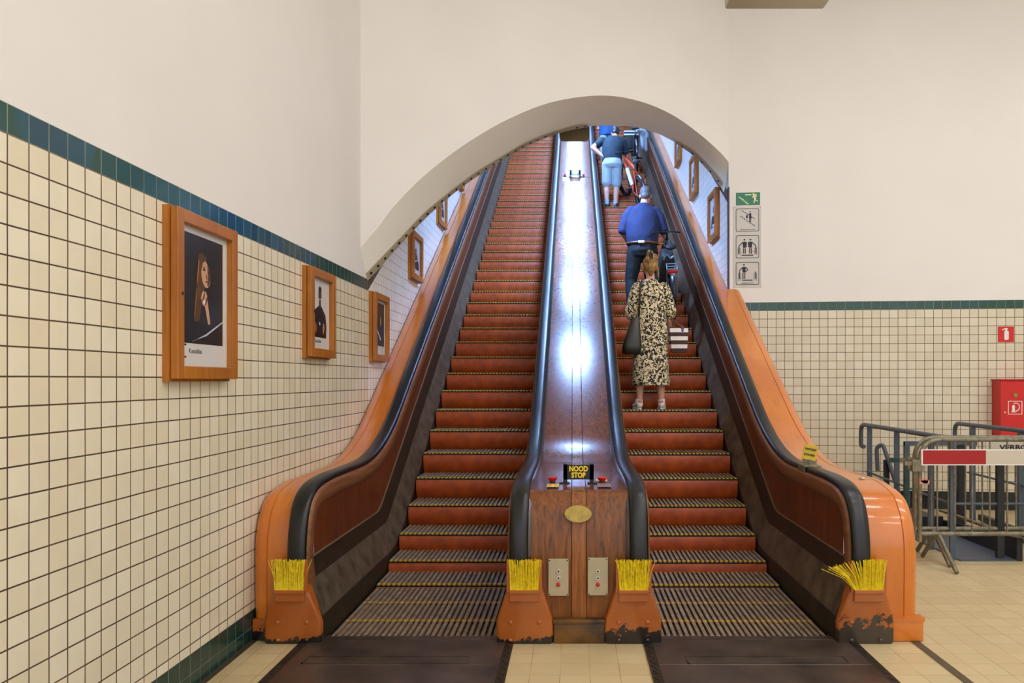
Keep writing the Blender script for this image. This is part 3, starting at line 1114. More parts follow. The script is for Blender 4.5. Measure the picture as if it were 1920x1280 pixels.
for o in new:
    if o.parent in (BL, BR, CO):
        o.matrix_parent_inverse = o.parent.matrix_world.inverted()
    elif o.parent and o.parent.name not in before and o.parent.name.startswith('control_plate'):
        pass

# ------------------------------------------------------------------ things on the console
def deck_frame(Y):
    z = bend(CD_FLAT, CD_DZ, CD_T, Y)
    sl = math.atan((bend(CD_FLAT, CD_DZ, CD_T, Y + .01) - bend(CD_FLAT, CD_DZ, CD_T, Y - .01)) / .02)
    return z, sl
def nood_stop(Y, label):
    z, sl = deck_frame(Y)
    r = empty('stop_sign', (XC + 0.0, Y, z), label, 'stop sign', 'emergency stop signs on the console')
    bm = bmesh.new()
    bbox(bm, (-0.098, -0.008, 0.022), (0.098, 0.004, 0.116))
    for s in (-1, 1):
        bbox(bm, (s * 0.085 - 0.013, -0.008, 0.0), (s * 0.085 + 0.013, 0.004, 0.122))
    finish('board', bm, M['black'], r, smooth=0)
    text('lettering', 'NOOD\nSTOP', 0.046, M['yellow_sign'], r, (0, -0.0095, 0.069), bold=0.0017, sx=0.82, line=0.88)
    for s in (-1, 1):
        bm = bmesh.new()
        bbox(bm, (s * 0.09 - 0.032, -0.03, -0.001), (s * 0.09 + 0.032, 0.012, 0.004))
        finish('foot_plate', bm, M['dark'], r, smooth=0)
    return r
nood_stop(4.90, 'black NOOD STOP sign with yellow letters at the foot of the console')
nood_stop(13.83, 'small NOOD STOP sign far up the console slope')
def stop_button(px, py, Y, label):
    z, sl = deck_frame(Y)
    x = (px - CX) / F * Y
    r = empty('emergency_button', (x, Y, z), label, 'emergency button', 'red mushroom buttons on the console', rot=(sl, 0, 0))
    bm = bmesh.new()
    cyl(bm, (0, 0, 0), (0, 0, 0.010), 0.020, 0.018, n=20)
    finish('collar', bm, M['dark'], r)
    bm = bmesh.new()
    rr = [(0.018, 0.008), (0.024, 0.015), (0.0305, 0.025), (0.031, 0.029), (0.024, 0.034), (0.0, 0.036)]
    rings = [[bm.verts.new((a * math.cos(2 * math.pi * k / 20), a * math.sin(2 * math.pi * k / 20), b)) for k in range(20)] for a, b in rr[:-1]]
    for p, q in zip(rings, rings[1:]):
        for k in range(20):
            bm.faces.new((p[k], p[(k + 1) % 20], q[(k + 1) % 20], q[k]))
    c = bm.verts.new((0, 0, rr[-1][1]))
    for k in range(20):
        bm.faces.new((rings[-1][k], rings[-1][(k + 1) % 20], c))
    finish('button_head', bm, M['red'], r)
stop_button(1036, 902, 4.93, 'red mushroom button left of the near NOOD STOP sign')
stop_button(1129, 902, 4.93, 'red mushroom button right of the near NOOD STOP sign')
stop_button(1059, 329, 13.88, 'red mushroom button left of the far NOOD STOP sign')
stop_button(1094, 329, 13.88, 'red mushroom button right of the far NOOD STOP sign')
def sticker(x0, x1, y0, y1, m, label, marks=True):
    ym = (y0 + y1) / 2
    z, sl = deck_frame(ym)
    r = empty('sticker', ((x0 + x1) / 2, ym, z + 0.001), label, 'sticker', rot=(sl, 0, 0))
    bm = bmesh.new()
    bbox(bm, (-(x1 - x0) / 2, -(y1 - y0) / 2, 0), ((x1 - x0) / 2, (y1 - y0) / 2, 0.0012))
    finish('backing', bm, m, r, smooth=0)
    if marks:
        bm = bmesh.new()
        for i in range(2):
            for j in range(3):
                cx_ = (i - 0.5) * (x1 - x0) * 0.5
                cy_ = (j - 1) * (y1 - y0) * 0.28
                box(bm, (cx_, cy_, 0.0014), ((x1 - x0) * 0.26, (y1 - y0) * 0.10, 0.0008))
        finish('print', bm, mat('faint_print', (176, 140, 50), 0.5), r, smooth=0)
sticker(-0.166, -0.092, 4.70, 4.84, M['sticker'], 'yellow printed sticker below the near left red button')
sticker(0.150, 0.222, 4.96, 5.08, M['sticker_pale'], 'pale cream sticker behind the near right red button')
sticker(0.152, 0.236, 4.70, 4.86, M['sticker_grey'], 'worn grey sticker below the near right red button', False)
sticker(-0.190, -0.118, 13.55, 13.80, M['sticker'], 'yellow sticker beside the far NOOD STOP sign')

# yellow notice clamped to the right handrail
hy = 5.46
hz = interp([p for p in HRC if p[0] > 5], hy)
r = empty('handrail_notice', (2 * XC + 1.62, hy, hz), 'yellow HANDGREEP BUITEN DIENST notice clamped on the right handrail', 'notice')
bm = bmesh.new()
bbox(bm, (-0.060, -0.10, -0.004), (0.060, 0.06, 0.008))
bbox(bm, (-0.063, -0.10, -0.045), (-0.057, 0.06, 0.006))
bevel(bm, 0.003, 1)
finish('clamp', bm, M['galv'], r, smooth=0)
bm = bmesh.new()
bbox(bm, (-0.045, 0.0, 0.005), (0.055, 0.006, 0.045))
cyl(bm, (0.0, 0.0, 0.022), (0.0, -0.012, 0.022), 0.009, n=8)
finish('bracket', bm, M['galv'], r, smooth=0)
tilt = Matrix.Rotation(math.radians(12), 3, 'Y')
bd = empty('notice_board', (0.002, -0.006, 0.092))
bpy.data.objects.remove(bd)
bm = bmesh.new()
box(bm, (0, 0, 0), (0.102, 0.005, 0.108))
bevel(bm, 0.0015, 1)
nb = finish('notice_board', bm, M['yellow'], r, smooth=0, loc=(0.004, -0.008, 0.092))
nb.rotation_euler = (0, math.radians(12), 0)
text('notice_lettering', 'HANDGREEP', 0.0225, M['ink'], nb, (0, -0.0035, 0.022), bold=0.0006, depth=0.0006, sx=0.62)
text('notice_lettering', 'BUITEN DIENST', 0.0225, M['ink'], nb, (0, -0.0035, -0.018), bold=0.0006, depth=0.0006, sx=0.50)

# ------------------------------------------------------------------ poster frames
def flat_poly(bm, pts, d, mi):
    """pts in (u, v) on the poster plane, d = lift"""
    f = bm.faces.new([bm.verts.new((d, u, v)) for u, v in pts])
    f.material_index = mi
def ell(cu, cv, ru, rv, n=24, a0=0.0):
    return [(cu + ru * math.cos(2 * math.pi * k / n) * math.cos(a0) - rv * math.sin(2 * math.pi * k / n) * math.sin(a0),
             cv + ru * math.cos(2 * math.pi * k / n) * math.sin(a0) + rv * math.sin(2 * math.pi * k / n) * math.cos(a0)) for k in range(n)]
def poster_frame(X, y0, y1, z0, z1, side, kind, label, nudge=0.0, marks=True):
    """side +1: hangs on the left wall and faces +X; -1: on the right wall"""
    w, h = y1 - y0, z1 - z0
    r = empty('framed_poster', (X, (y0 + y1) / 2, (z0 + z1) / 2), label, 'framed poster', 'framed posters on the tiled walls')
    if side < 0:
        r.rotation_euler = (0, 0, math.pi)
    bm = bmesh.new()
    bbox(bm, (0.0, -w / 2 - 0.012, -h / 2 - 0.012), (0.03, w / 2 - 0.02, h / 2 + 0.004))
    finish('back_box', bm, M['oak'], r, smooth=0)
    fw = 0.062
    bm = bmesh.new()
    for lo, hi in (((-w / 2, -h / 2), (-w / 2 + fw, h / 2)), ((w / 2 - fw, -h / 2), (w / 2, h / 2)), ((-w / 2 + fw, -h / 2), (w / 2 - fw, -h / 2 + fw)), ((-w / 2 + fw, h / 2 - fw), (w / 2 - fw, h / 2))):
        bbox(bm, (0.032, lo[0], lo[1]), (0.068, hi[0], hi[1]))
    bevel(bm, 0.003, 1)
    fr = finish('door_frame', bm, M['oak'], r, smooth=0)
    bm = bmesh.new()
    cyl(bm, (0.066, -w / 2 + fw * 0.7, 0.0), (0.0695, -w / 2 + fw * 0.7, 0.0), 0.009, n=14)
    finish('keyhole', bm, M['black'], fr)
    iw, ih = w / 2 - fw + 0.004, h / 2 - fw + 0.004
    bm = bmesh.new()
    bbox(bm, (0.028, -iw, -ih), (0.034, iw, ih))
    finish('poster_sheet', bm, M['paper'], r, smooth=0)
    # printed picture: mats 0 dark 1 skin 2 hair 3 blue 4 brown 5 pale 6 grey
    pm = [M['print_dark'], M['print_skin'], M['print_hair'], M['print_blue'], M['skin_dark'], M['print_pale'], M['ink'], M['oak'], M['white']]
    bm = bmesh.new()
    mu, vb, vt = iw * 0.92, -ih + 2 * ih * 0.17, ih * 0.90
    H2 = vt - vb
    Wd = 2 * mu
    P = lambda u, v: (u * mu, vb + v * H2)
    PE = lambda cu, cv, ru, rv, a0=0.0: ell(cu * mu, vb + cv * H2, ru * H2, rv * H2, a0=a0)
    rect = [P(-1, 0), P(0.86, 0), P(0.86, 1), P(-1, 1)]
    L = 0.0348
    if kind == 'woman':
        flat_poly(bm, rect, L, 0)
        flat_poly(bm, [P(-0.42, 0.2), P(-0.2, 0.22), P(0.05, 0.55), P(0.05, 0.80), P(-0.05, 0.86), P(-0.22, 0.83), P(-0.3, 0.6)], L + .0004, 2)
        flat_poly(bm, PE(0.1, 0.68, 0.098, 0.145, 0.05), L + .0007, 1)
        flat_poly(bm, [P(0.1, 0.83), P(0.38, 0.78), P(0.42, 0.45), P(0.3, 0.5), P(0.26, 0.72), P(0.05, 0.79)], L + .0010, 0)
        flat_poly(bm, [P(0.12, 0.82), P(0.3, 0.74), P(0.3, 0.62), P(0.2, 0.55), P(0.14, 0.56), P(0.16, 0.66)], L + .0009, 4)
        flat_poly(bm, [P(-0.24, 0.83), P(0.1, 0.84), P(0.1, 0.80), P(-0.06, 0.76), P(-0.14, 0.66), P(-0.2, 0.5), P(-0.3, 0.3), P(-0.44, 0.24)], L + .0011, 2)
        flat_poly(bm, [P(-0.34, 0.5), P(-0.30, 0.5), P(-0.2, 0.78), P(-0.24, 0.78)], L + .0013, 7)
        flat_poly(bm, [P(-0.42, 0.26), P(-0.39, 0.26), P(-0.28, 0.56), P(-0.31, 0.56)], L + .0013, 7)
        for cu, cv in ((0.0, 0.70), (0.2, 0.685)):
            flat_poly(bm, PE(cu, cv + 0.002, 0.026, 0.013), L + .0010, 4)
            flat_poly(bm, PE(cu, cv, 0.018, 0.009), L + .0012, 6)
            flat_poly(bm, PE(cu, cv + 0.024, 0.028, 0.005, -0.1), L + .0012, 2)
        flat_poly(bm, PE(0.1, 0.592, 0.026, 0.008), L + .0010, 4)
        flat_poly(bm, PE(0.11, 0.64, 0.008, 0.03), L + .0010, 4)
        flat_poly(bm, PE(0.02, 0.43, 0.05, 0.07, -0.3), L + .0009, 1)
        flat_poly(bm, [P(0.0, 0.40), P(0.14, 0.44), P(0.28, 0.20), P(0.18, 0.19)], L + .0008, 1)
        for q in range(4):
            flat_poly(bm, PE(-0.08 + q * 0.06, 0.46 - q * 0.016, 0.012, 0.05, -0.5), L + .0012, 4 if q % 2 else 1)
        flat_poly(bm, PE(0.0, 0.40, 0.02, 0.02), L + .0013, 8)
        flat_poly(bm, [P(-0.5, 0.02), P(-0.46, 0.02), P(0.1, 0.1), P(0.84, 0.24), P(0.84, 0.225), P(0.1, 0.08)], L + .0006, 5)
    elif kind == 'man':
        flat_poly(bm, [P(-1, 0), P(0.7, 0), P(0.74, 0.22), P(0.62, 0.42), P(0.3, 0.52), P(0.1, 0.58), P(-0.12, 0.58), P(-0.4, 0.52), P(-0.86, 0.44), P(-1, 0.3)], L, 0)
        flat_poly(bm, PE(-0.02, 0.62, 0.05, 0.08), L + .0003, 4)
        flat_poly(bm, PE(-0.02, 0.78, 0.085, 0.135), L + .0006, 4)
        flat_poly(bm, PE(-0.02, 0.87, 0.075, 0.055), L + .0009, 0)
        for cu in (-0.13, 0.1):
            flat_poly(bm, PE(cu, 0.79, 0.014, 0.007), L + .0010, 6)
        flat_poly(bm, PE(-0.02, 0.74, 0.014, 0.022), L + .0010, 2)
        flat_poly(bm, PE(-0.02, 0.69, 0.03, 0.008), L + .0010, 8)
        flat_poly(bm, PE(-0.5, 0.17, 0.045, 0.095, 0.15), L + .0006, 7)
        flat_poly(bm, PE(0.38, 0.17, 0.045, 0.095, -0.15), L + .0006, 1)
        for q in range(3):
            flat_poly(bm, PE(-0.5, 0.12 + q * 0.05, 0.04, 0.006, 0.3), L + .0009, 4)
            flat_poly(bm, PE(0.38, 0.12 + q * 0.05, 0.04, 0.006, -0.3), L + .0009, 4)
        flat_poly(bm, [P(-0.4, 0.2), P(0.28, 0.2), P(0.28, 0.31), P(-0.4, 0.31)], L + .0008, 6)
        flat_poly(bm, PE(-0.06, 0.25, 0.03, 0.03), L + .0010, 5)
    elif kind == 'blue':
        flat_poly(bm, rect, L, 0)
        flat_poly(bm, [P(-1, 0.04), P(0.8, 0.04), P(0.84, 0.36), P(0.3, 0.46), P(-0.3, 0.44), P(-1, 0.5)], L + .0003, 3)
        flat_poly(bm, PE(0.1, 0.6, 0.075, 0.15), L + .0006, 4)
        flat_poly(bm, PE(0.16, 0.58, 0.04, 0.11), L + .0009, 1)
        flat_poly(bm, [P(-0.9, 0.73), P(0.7, 0.73), P(0.5, 0.77), P(0.3, 0.92), P(-0.3, 0.92), P(-0.5, 0.77)], L + .0010, 2)
        flat_poly(bm, [P(-0.5, 0.34), P(-0.4, 0.36), P(0.25, 0.16), P(0.1, 0.12)], L + .0009, 5)
    elif kind == 'pale':
        flat_poly(bm, rect, L, 5)
        flat_poly(bm, [P(-1, 0), P(0.8, 0), P(0.7, 0.28), P(0.2, 0.36), P(-0.4, 0.36), P(-0.9, 0.3)], L + .0003, 3)
        flat_poly(bm, [P(-0.55, 0.3), P(0.55, 0.3), P(0.3, 0.5), P(0.16, 0.7), P(0.0, 0.74), P(-0.2, 0.7), P(-0.4, 0.45)], L + .0006, 4)
        flat_poly(bm, PE(0.0, 0.57, 0.055, 0.10), L + .0009, 1)
        flat_poly(bm, [P(-0.8, 0.30), P(-0.2, 0.24), P(0.3, 0.32), P(0.28, 0.35), P(-0.2, 0.28), P(-0.78, 0.34)], L + .0009, 8)
    else:
        flat_poly(bm, rect, L, 5)
        flat_poly(bm, [P(-0.9, 0.05), P(0.7, 0.05), P(0.5, 0.4), P(-0.5, 0.45)], L + .0003, 3)
        flat_poly(bm, PE(0.0, 0.62, 0.07, 0.12), L + .0006, 4)
        flat_poly(bm, [P(-0.3, 0.08), P(0.3, 0.08), P(0.2, 0.14), P(-0.3, 0.16)], L + .0007, 8)
    finish('printed_picture', bm, pm, r, smooth=0)
    if marks and kind in ('woman', 'man'):
        bm = bmesh.new()
        zb = -ih + 0.115 * ih * 2
        for k in range(3):
            bbox(bm, (0.0345, -iw + 0.030, zb + (k - 1) * 0.030 - 0.004), (0.0352, -iw + (0.085 if k != 1 else 0.048), zb + (k - 1) * 0.030 + 0.004))
        finish('printed_mark', bm, M['ink'], r, smooth=0)
        text('caption', 'Kunstklas', 0.034, M['ink'], r, (0.0348, -iw + 0.175, zb), (math.pi / 2, 0, math.pi / 2), depth=0.0003)
    elif marks and kind == 'blue':
        bm = bmesh.new()
        flat_poly(bm, ell(iw * 0.6, -ih * 0.83, 0.035, 0.05), 0.0346, 0)
        flat_poly(bm, ell(iw * 0.6, -ih * 0.83, 0.026, 0.042), 0.0350, 1)
        finish('printed_mark', bm, [M['print_blue'], M['white']], r, smooth=0)
    return r
XF = -XW
poster_frame(XF, 3.575, 4.215, 1.560, 2.372, 1, 'woman', 'largest framed poster, a long-haired woman with folded hands on black', marks=True)
poster_frame(XF, 5.41, 5.955, 1.722, 2.365, 1, 'man', 'framed poster of a man in black holding a camera, on white')
poster_frame(XF, 7.17, 7.70, 1.735, 2.385, 1, 'blue', 'framed poster of a dark hatted figure in blue, beside the arch foot')
poster_frame(XF, 8.87, 9.43, 2.745, 3.30, 1, 'pale', 'first framed poster inside the tunnel on its left wall')
poster_frame(XF, 10.70, 11.25, 3.76, 4.36, 1, 'pale', 'second framed poster inside the tunnel on its left wall, cut by the arch')
poster_frame(XF, 12.45, 13.0, 4.76, 5.38, 1, 'grey', 'third framed poster up the left tunnel wall, only a corner showing')
poster_frame(XW, 9.99, 10.56, 3.44, 4.08, -1, 'grey', 'nearest framed poster on the right tunnel wall')
poster_frame(XW, 11.66, 12.25, 4.42, 5.06, -1, 'grey', 'second framed poster up the right tunnel wall')
poster_frame(XW, 13.45, 14.0, 5.43, 6.08, -1, 'grey', 'third framed poster up the right tunnel wall, half under the arch')

# ------------------------------------------------------------------ signs on the right wall
def wall_thing(name, px0, px1, py0, py1, label, cat, group=None, out=0.0):
    u0, z1 = rwp(px0, py0)
    u1, z0 = rwp(px1, py1)
    p = rw((u0 + u1) / 2, (z0 + z1) / 2, out)
    r = empty(name, p, label, cat, group, rz=RA)
    return r, u1 - u0, z1 - z0
def pp(bm, pts, y=-0.006, th=0.0012, mi=0):
    poly_prism(bm, [(x, y, z) for x, z in pts], (0, -1, 0), th, mi)
BW = 1.0
def bar(bm, a, b, wd, y=-0.006, mi=0):
    wd *= BW
    dx, dz = b[0] - a[0], b[1] - a[1]
    L = math.hypot(dx, dz) or 1
    nx, nz = -dz / L * wd / 2, dx / L * wd / 2
    pp(bm, [(a[0] + nx, a[1] + nz), (b[0] + nx, b[1] + nz), (b[0] - nx, b[1] - nz), (a[0] - nx, a[1] - nz)], y, mi=mi)
def dot(bm, c, r, y=-0.006, mi=0, n=18):
    pp(bm, [(c[0] + r * math.cos(2 * math.pi * k / n), c[1] + r * math.sin(2 * math.pi * k / n)) for k in range(n)], y, mi=mi)
r, sw, sh_ = wall_thing('exit_sign', 1380, 1425, 361.5, 384, 'green exit sign with running figure and stairs, above the pictogram plate', 'exit sign')
bm = bmesh.new()
bbox(bm, (-sw / 2, -0.006, -sh_ / 2), (sw / 2, 0.0, sh_ / 2))
finish('panel', bm, M['green'], r, smooth=0)
bm = bmesh.new()
q = lambda u, v: ((u - 0.5) * sw, (0.5 - v) * sh_)
for k in range(6):
    bar(bm, q(0.10 + k * 0.068, 0.36 + k * 0.105), q(0.185 + k * 0.068, 0.36 + k * 0.105), 0.010)
bar(bm, q(0.40, 0.18), q(0.64, 0.18), 0.013)
pp(bm, [q(0.40, 0.10), q(0.37, 0.18), q(0.40, 0.26)])
dot(bm, q(0.725, 0.14), 0.012)
for a, b, wd in (((0.74, 0.22), (0.80, 0.52), 0.026), ((0.74, 0.24), (0.68, 0.42), 0.011), ((0.80, 0.22), (0.87, 0.32), 0.011), ((0.80, 0.52), (0.76, 0.66), 0.014), ((0.76, 0.66), (0.74, 0.84), 0.013), ((0.80, 0.5), (0.83, 0.66), 0.014), ((0.83, 0.66), (0.91, 0.70), 0.011), ((0.77, 0.2), (0.86, 0.16), 0.010)):
    bar(bm, q(*a), q(*b), wd)
finish('pictogram', bm, M['cream'], r, smooth=0)
r, sw, sh_ = wall_thing('pictogram_plate', 1375, 1427, 387.5, 539, 'tall grey plate with three escalator pictograms, right of the tunnel mouth', 'sign')
bm = bmesh.new()
bbox(bm, (-sw / 2, -0.006, -sh_ / 2), (sw / 2, 0.0, sh_ / 2))
finish('plate', bm, M['sign_plate'], r, smooth=0)
for sx in (-1, 1):
    for sz in (-1, 1):
        bm = bmesh.new()
        dot(bm, (sx * (sw / 2 - 0.012), sz * (sh_ / 2 - 0.012)), 0.004)
        finish('screw', bm, M['dark'], r, smooth=0)
def rrect(cx_, cz_, w_, h_, rd, n=5):
    out = []
    for sx, sz, a0 in ((1, 1, 0), (-1, 1, 90), (-1, -1, 180), (1, -1, 270)):
        for k in range(n + 1):
            a = math.radians(a0 + 90 * k / n)
            out.append((cx_ + sx * (w_ / 2 - rd) + rd * math.cos(a), cz_ + sz * (h_ / 2 - rd) + rd * math.sin(a)))
    return out
def pict(idx):
    cz = sh_ * (0.5 - (0.1685, 0.497, 0.826)[idx])
    W_ = sw * 0.84
    bm = bmesh.new()
    o_, i_ = rrect(0.002, cz, W_, W_ * 1.0, 0.022), rrect(0.002, cz, W_ - 0.013, W_ - 0.013, 0.018)
    n = len(o_)
    va = [bm.verts.new((x, -0.0075, z)) for x, z in o_]
    vb = [bm.verts.new((x, -0.0075, z)) for x, z in i_]
    for k in range(n):
        bm.faces.new((va[k], va[(k + 1) % n], vb[(k + 1) % n], vb[k]))
    e = W_
    g = lambda u, v: (0.002 + (u - 0.5) * e, cz + (0.5 - v) * e)
    if idx == 0:
        for k in range(6):
            bar(bm, g(0.18 + k * 0.105, 0.34 + k * 0.075), g(0.27 + k * 0.105, 0.34 + k * 0.075), 0.005)
            bar(bm, g(0.27 + k * 0.105, 0.34 + k * 0.075), g(0.285 + k * 0.105, 0.415 + k * 0.075), 0.005)
        bar(bm, g(0.25, 0.08), g(0.55, 0.26), 0.005)
        bar(bm, g(0.68, 0.36), g(0.82, 0.46), 0.005)
        dot(bm, g(0.62, 0.14), 0.008)
        pp(bm, [g(0.58, 0.2), g(0.66, 0.2), g(0.68, 0.44), g(0.56, 0.44)])
        for u in (0.595, 0.645):
            bar(bm, g(u, 0.44), g(u - 0.005, 0.60), 0.007)
        dot(bm, g(0.48, 0.25), 0.006)
        pp(bm, [g(0.45, 0.29), g(0.51, 0.29), g(0.52, 0.42), g(0.44, 0.42)])
        bar(bm, g(0.5, 0.3), g(0.6, 0.24), 0.006)
    elif idx == 1:
        for sx in (-1, 1):
            u = 0.5 + sx * 0.13
            dot(bm, g(u, 0.19), 0.011)
            pp(bm, [g(u - 0.08, 0.28), g(u + 0.08, 0.28), g(u + 0.06, 0.54), g(u - 0.06, 0.54)])
            bar(bm, g(u + sx * 0.06, 0.30), g(u + sx * 0.23, 0.46), 0.008)
            bar(bm, g(u - sx * 0.09, 0.30), g(u - sx * 0.09, 0.52), 0.007)
            for d in (-0.035, 0.035):
                bar(bm, g(u + d, 0.56), g(u + d, 0.80), 0.009)
            bar(bm, g(0.5 + sx * 0.36, 0.46), g(0.5 + sx * 0.36, 0.80), 0.009)
            bar(bm, g(0.5 + sx * 0.40, 0.54), g(0.5 + sx * 0.40, 0.86), 0.004)
            bar(bm, g(0.5 + sx * 0.31, 0.54), g(0.5 + sx * 0.31, 0.86), 0.004)
        bar(bm, g(0.25, 0.87), g(0.75, 0.87), 0.010)
    else:
        dot(bm, g(0.35, 0.12), 0.011)
        pp(bm, [g(0.28, 0.21), g(0.43, 0.21), g(0.41, 0.46), g(0.29, 0.46)])
        bar(bm, g(0.29, 0.23), g(0.14, 0.40), 0.008)
        bar(bm, g(0.42, 0.22), g(0.52, 0.33), 0.008)
        bar(bm, g(0.52, 0.33), g(0.41, 0.44), 0.008)
        for d in (-0.04, 0.04):
            bar(bm, g(0.35 + d, 0.48), g(0.35 + d, 0.74), 0.009)
        for u in (0.16, 0.84):
            bar(bm, g(u, 0.42), g(u, 0.74), 0.009)
            bar(bm, g(u - 0.055, 0.48), g(u - 0.055, 0.82), 0.004)
            bar(bm, g(u + 0.055, 0.48), g(u + 0.055, 0.82), 0.004)
        bar(bm, g(0.28, 0.79), g(0.72, 0.79), 0.010)
    finish('pictogram', bm, M['ink'], r, smooth=0)
    if idx == 0:
        text('caption', 'KINDEREN AAN DE HAND', 0.0165, M['ink'], r, (0.002, -0.0075, cz - e * 0.42), depth=0.0004, sx=0.95, bold=0.0003)
    if idx == 2:
        text('caption', 'HONDEN OPTILLEN', 0.0165, M['ink'], r, (0.002, -0.0075, cz - e * 0.42), depth=0.0004, sx=0.98, bold=0.0003)
    if idx == 1:
        bm = bmesh.new()
        for k in range(5):
            bar(bm, g(0.60 + k * 0.03, 0.68 + 0.03 * (k % 2)), g(0.63 + k * 0.035, 0.74 - 0.05 * (k % 2)), 0.004, y=-0.0075)
        finish('red_scribble', bm, M['red'], r, smooth=0)
BW = 1.35
for i in range(3):
    pict(i)
BW = 1.0
r, sw, sh_ = wall_thing('extinguisher_sign', 1871, 1901, 612, 641, 'square red fire extinguisher sign on the tiles above the red cabinet', 'fire sign')
bm = bmesh.new()
bbox(bm, (-sw / 2, -0.005, -sh_ / 2), (sw / 2, 0.0, sh_ / 2))
finish('panel', bm, M['red_paint'], r, smooth=0)
bm = bmesh.new()
pp(bm, rrect(0.005, -0.012, 0.050, 0.108, 0.012), -0.005)
pp(bm, rrect(0.002, 0.052, 0.022, 0.022, 0.004), -0.005)
bar(bm, (-0.005, 0.068), (-0.045, 0.052), 0.013, -0.005)
bar(bm, (-0.01, 0.070), (0.02, 0.066), 0.010, -0.005)
finish('pictogram', bm, M['white'], r, smooth=0)

# red hose cabinet
u0, z1 = rwp(1880, 714, 0.22)
u1 = u0 + 0.55
zt_ = 1.555
zb_ = 0.80
p = rw((u0 + u1) / 2, zb_, 0.0)
r = empty('fire_hose_cabinet', p, 'red fire hose cabinet on the right tiled wall', 'fire cabinet', rz=RA)
hw_ = (u1 - u0) / 2
bm = bmesh.new()
bbox(bm, (-hw_, -0.22, 0), (hw_, 0.0, zt_ - zb_))
bevel(bm, 0.004, 1)
finish('casing', bm, M['red_paint'], r, smooth=0)
bm = bmesh.new()
bbox(bm, (-hw_ - 0.004, -0.236, 0.012), (hw_, -0.222, zt_ - zb_ - 0.02))
bevel(bm, 0.003, 1)
d = finish('door', bm, M['red_paint'], r, smooth=0)
bm = bmesh.new()
bbox(bm, (-hw_ - 0.012, -0.25, zt_ - zb_), (hw_ + 0.01, 0.0, zt_ - zb_ + 0.008))
finish('lid', bm, M['red_paint'], r, smooth=0)
k = 8.9 / F
bm = bmesh.new()
cxp, czp = -hw_ + (1905.5 - 1880) * k, (zt_ - zb_) - (765 - 713) * k
for a, b in (((-.075, -.075), (.075, -.075)), ((.075, -.075), (.075, .075)), ((.075, .075), (-.075, .075)), ((-.075, .075), (-.075, -.075))):
    bar(bm, (cxp + a[0], czp + a[1]), (cxp + b[0], czp + b[1]), 0.007, -0.2365)
pp(bm, rrect(cxp - 0.018, czp - 0.01, 0.03, 0.075, 0.006), -0.2365)
bar(bm, (cxp - 0.045, czp - 0.05), (cxp + 0.012, czp - 0.05), 0.008, -0.2365)
prev = None
for q in range(14):
    a = math.radians(130 - q * 17)
    c_ = (cxp + 0.008 + 0.04 * math.cos(a), czp + 0.008 + 0.046 * math.sin(a))
    if prev:
        bar(bm, prev, c_, 0.009, -0.2365)
    prev = c_
finish('pictogram', bm, M['white'], d, smooth=0)
bm = bmesh.new()
cyl(bm, (cxp - 0.0, -0.236, czp + 0.145), (cxp - 0.0, -0.246, czp + 0.145), 0.026, n=20)
finish('lock', bm, M['brass'], d)
bm = bmesh.new()
cyl(bm, (cxp - 0.115, -0.236, czp - 0.055), (cxp - 0.115, -0.242, czp - 0.055), 0.010, n=12)
finish('rivet', bm, M['chrome'], d)

# ------------------------------------------------------------------ crowd barriers
def barrier(x0, Y, label, board, rz=0.0):
    r = empty('crowd_barrier', (x0, Y, 0), label, 'barrier', 'steel crowd barriers', rz=rz)
    W_, zt, zb, rd = 2.2, 1.055, 0.265, 0.19
    bm = bmesh.new()
    tube(bm, arc_pts([(0, 0, 0.20), (0, 0, zt), (W_, 0, zt), (W_, 0, 0.20)], rd, 8), 0.019, 12)
    tube(bm, [(0, 0, zb), (W_, 0, zb)], 0.019, 12)
    finish('tube_frame', bm, M['galv'], r)
    n = 14
    for k in range(1, n + 1):
        x = k * W_ / (n + 1)
        bm = bmesh.new()
        cyl(bm, (x, 0, zb), (x, 0, zt), 0.0075, n=8)
        finish('upright_bar', bm, M['galv'], r)
    for x in (0.16, W_ - 0.16):
        bm = bmesh.new()
        tube(bm, arc_pts([(x, -0.30, 0.012), (x - 0.01, -0.03, zb - 0.01), (x - 0.01, 0.03, zb - 0.01), (x, 0.30, 0.012)], 0.02, 3), 0.018, 10)
        finish('foot', bm, M['galv'], r)
    bm = bmesh.new()
    bbox(bm, (-0.07, -0.025, 0.79), (0.022, 0.025, 0.885))
    bbox(bm, (-0.13, -0.012, 0.84), (-0.06, 0.012, 0.872), 1)
    finish('coupling_plate', bm, [M['galv'], M['galv']], r, smooth=0)
    if board:
        bm = bmesh.new()
        for a in range(5):
            box(bm, (0.006 + a * 0.012, -0.020, 0.70 + 0.012 * (a % 2)), (0.035, 0.012, 0.03), Matrix.Rotation(0.5 * a, 3, 'Y'))
        finish('tape_scrap', bm, M['pink'], r, smooth=0)
        bm = bmesh.new()
        bbox(bm, (0.0, -0.032, 0.842), (W_ - 0.15, -0.018, 0.975))
        bd = finish('sign_board', bm, M['white'], r, smooth=0)
        x = 0.012
        k = 0
        while x < W_ - 0.2:
            bm = bmesh.new()
            bbox(bm, (x, -0.0345, 0.852), (min(x + 0.525, W_ - 0.16), -0.031, 0.967))
            finish('red_stripe' if k % 2 == 0 else 'white_stripe', bm, M['red_board'] if k % 2 == 0 else M['white_board'], bd, smooth=0)
            x += 0.525
            k += 1
    return r
M['red_board'] = mat('red_reflective', (158, 4, 8), 0.45, var=0.06, scale=30)
M['white_board'] = mat('white_reflective', (198, 188, 170), 0.45, var=0.05, scale=30)
barrier(2.905, 6.40, 'front steel crowd barrier with a red and white board', True)
barrier(2.96, 6.62, 'second steel crowd barrier standing right behind the red and white one', False)
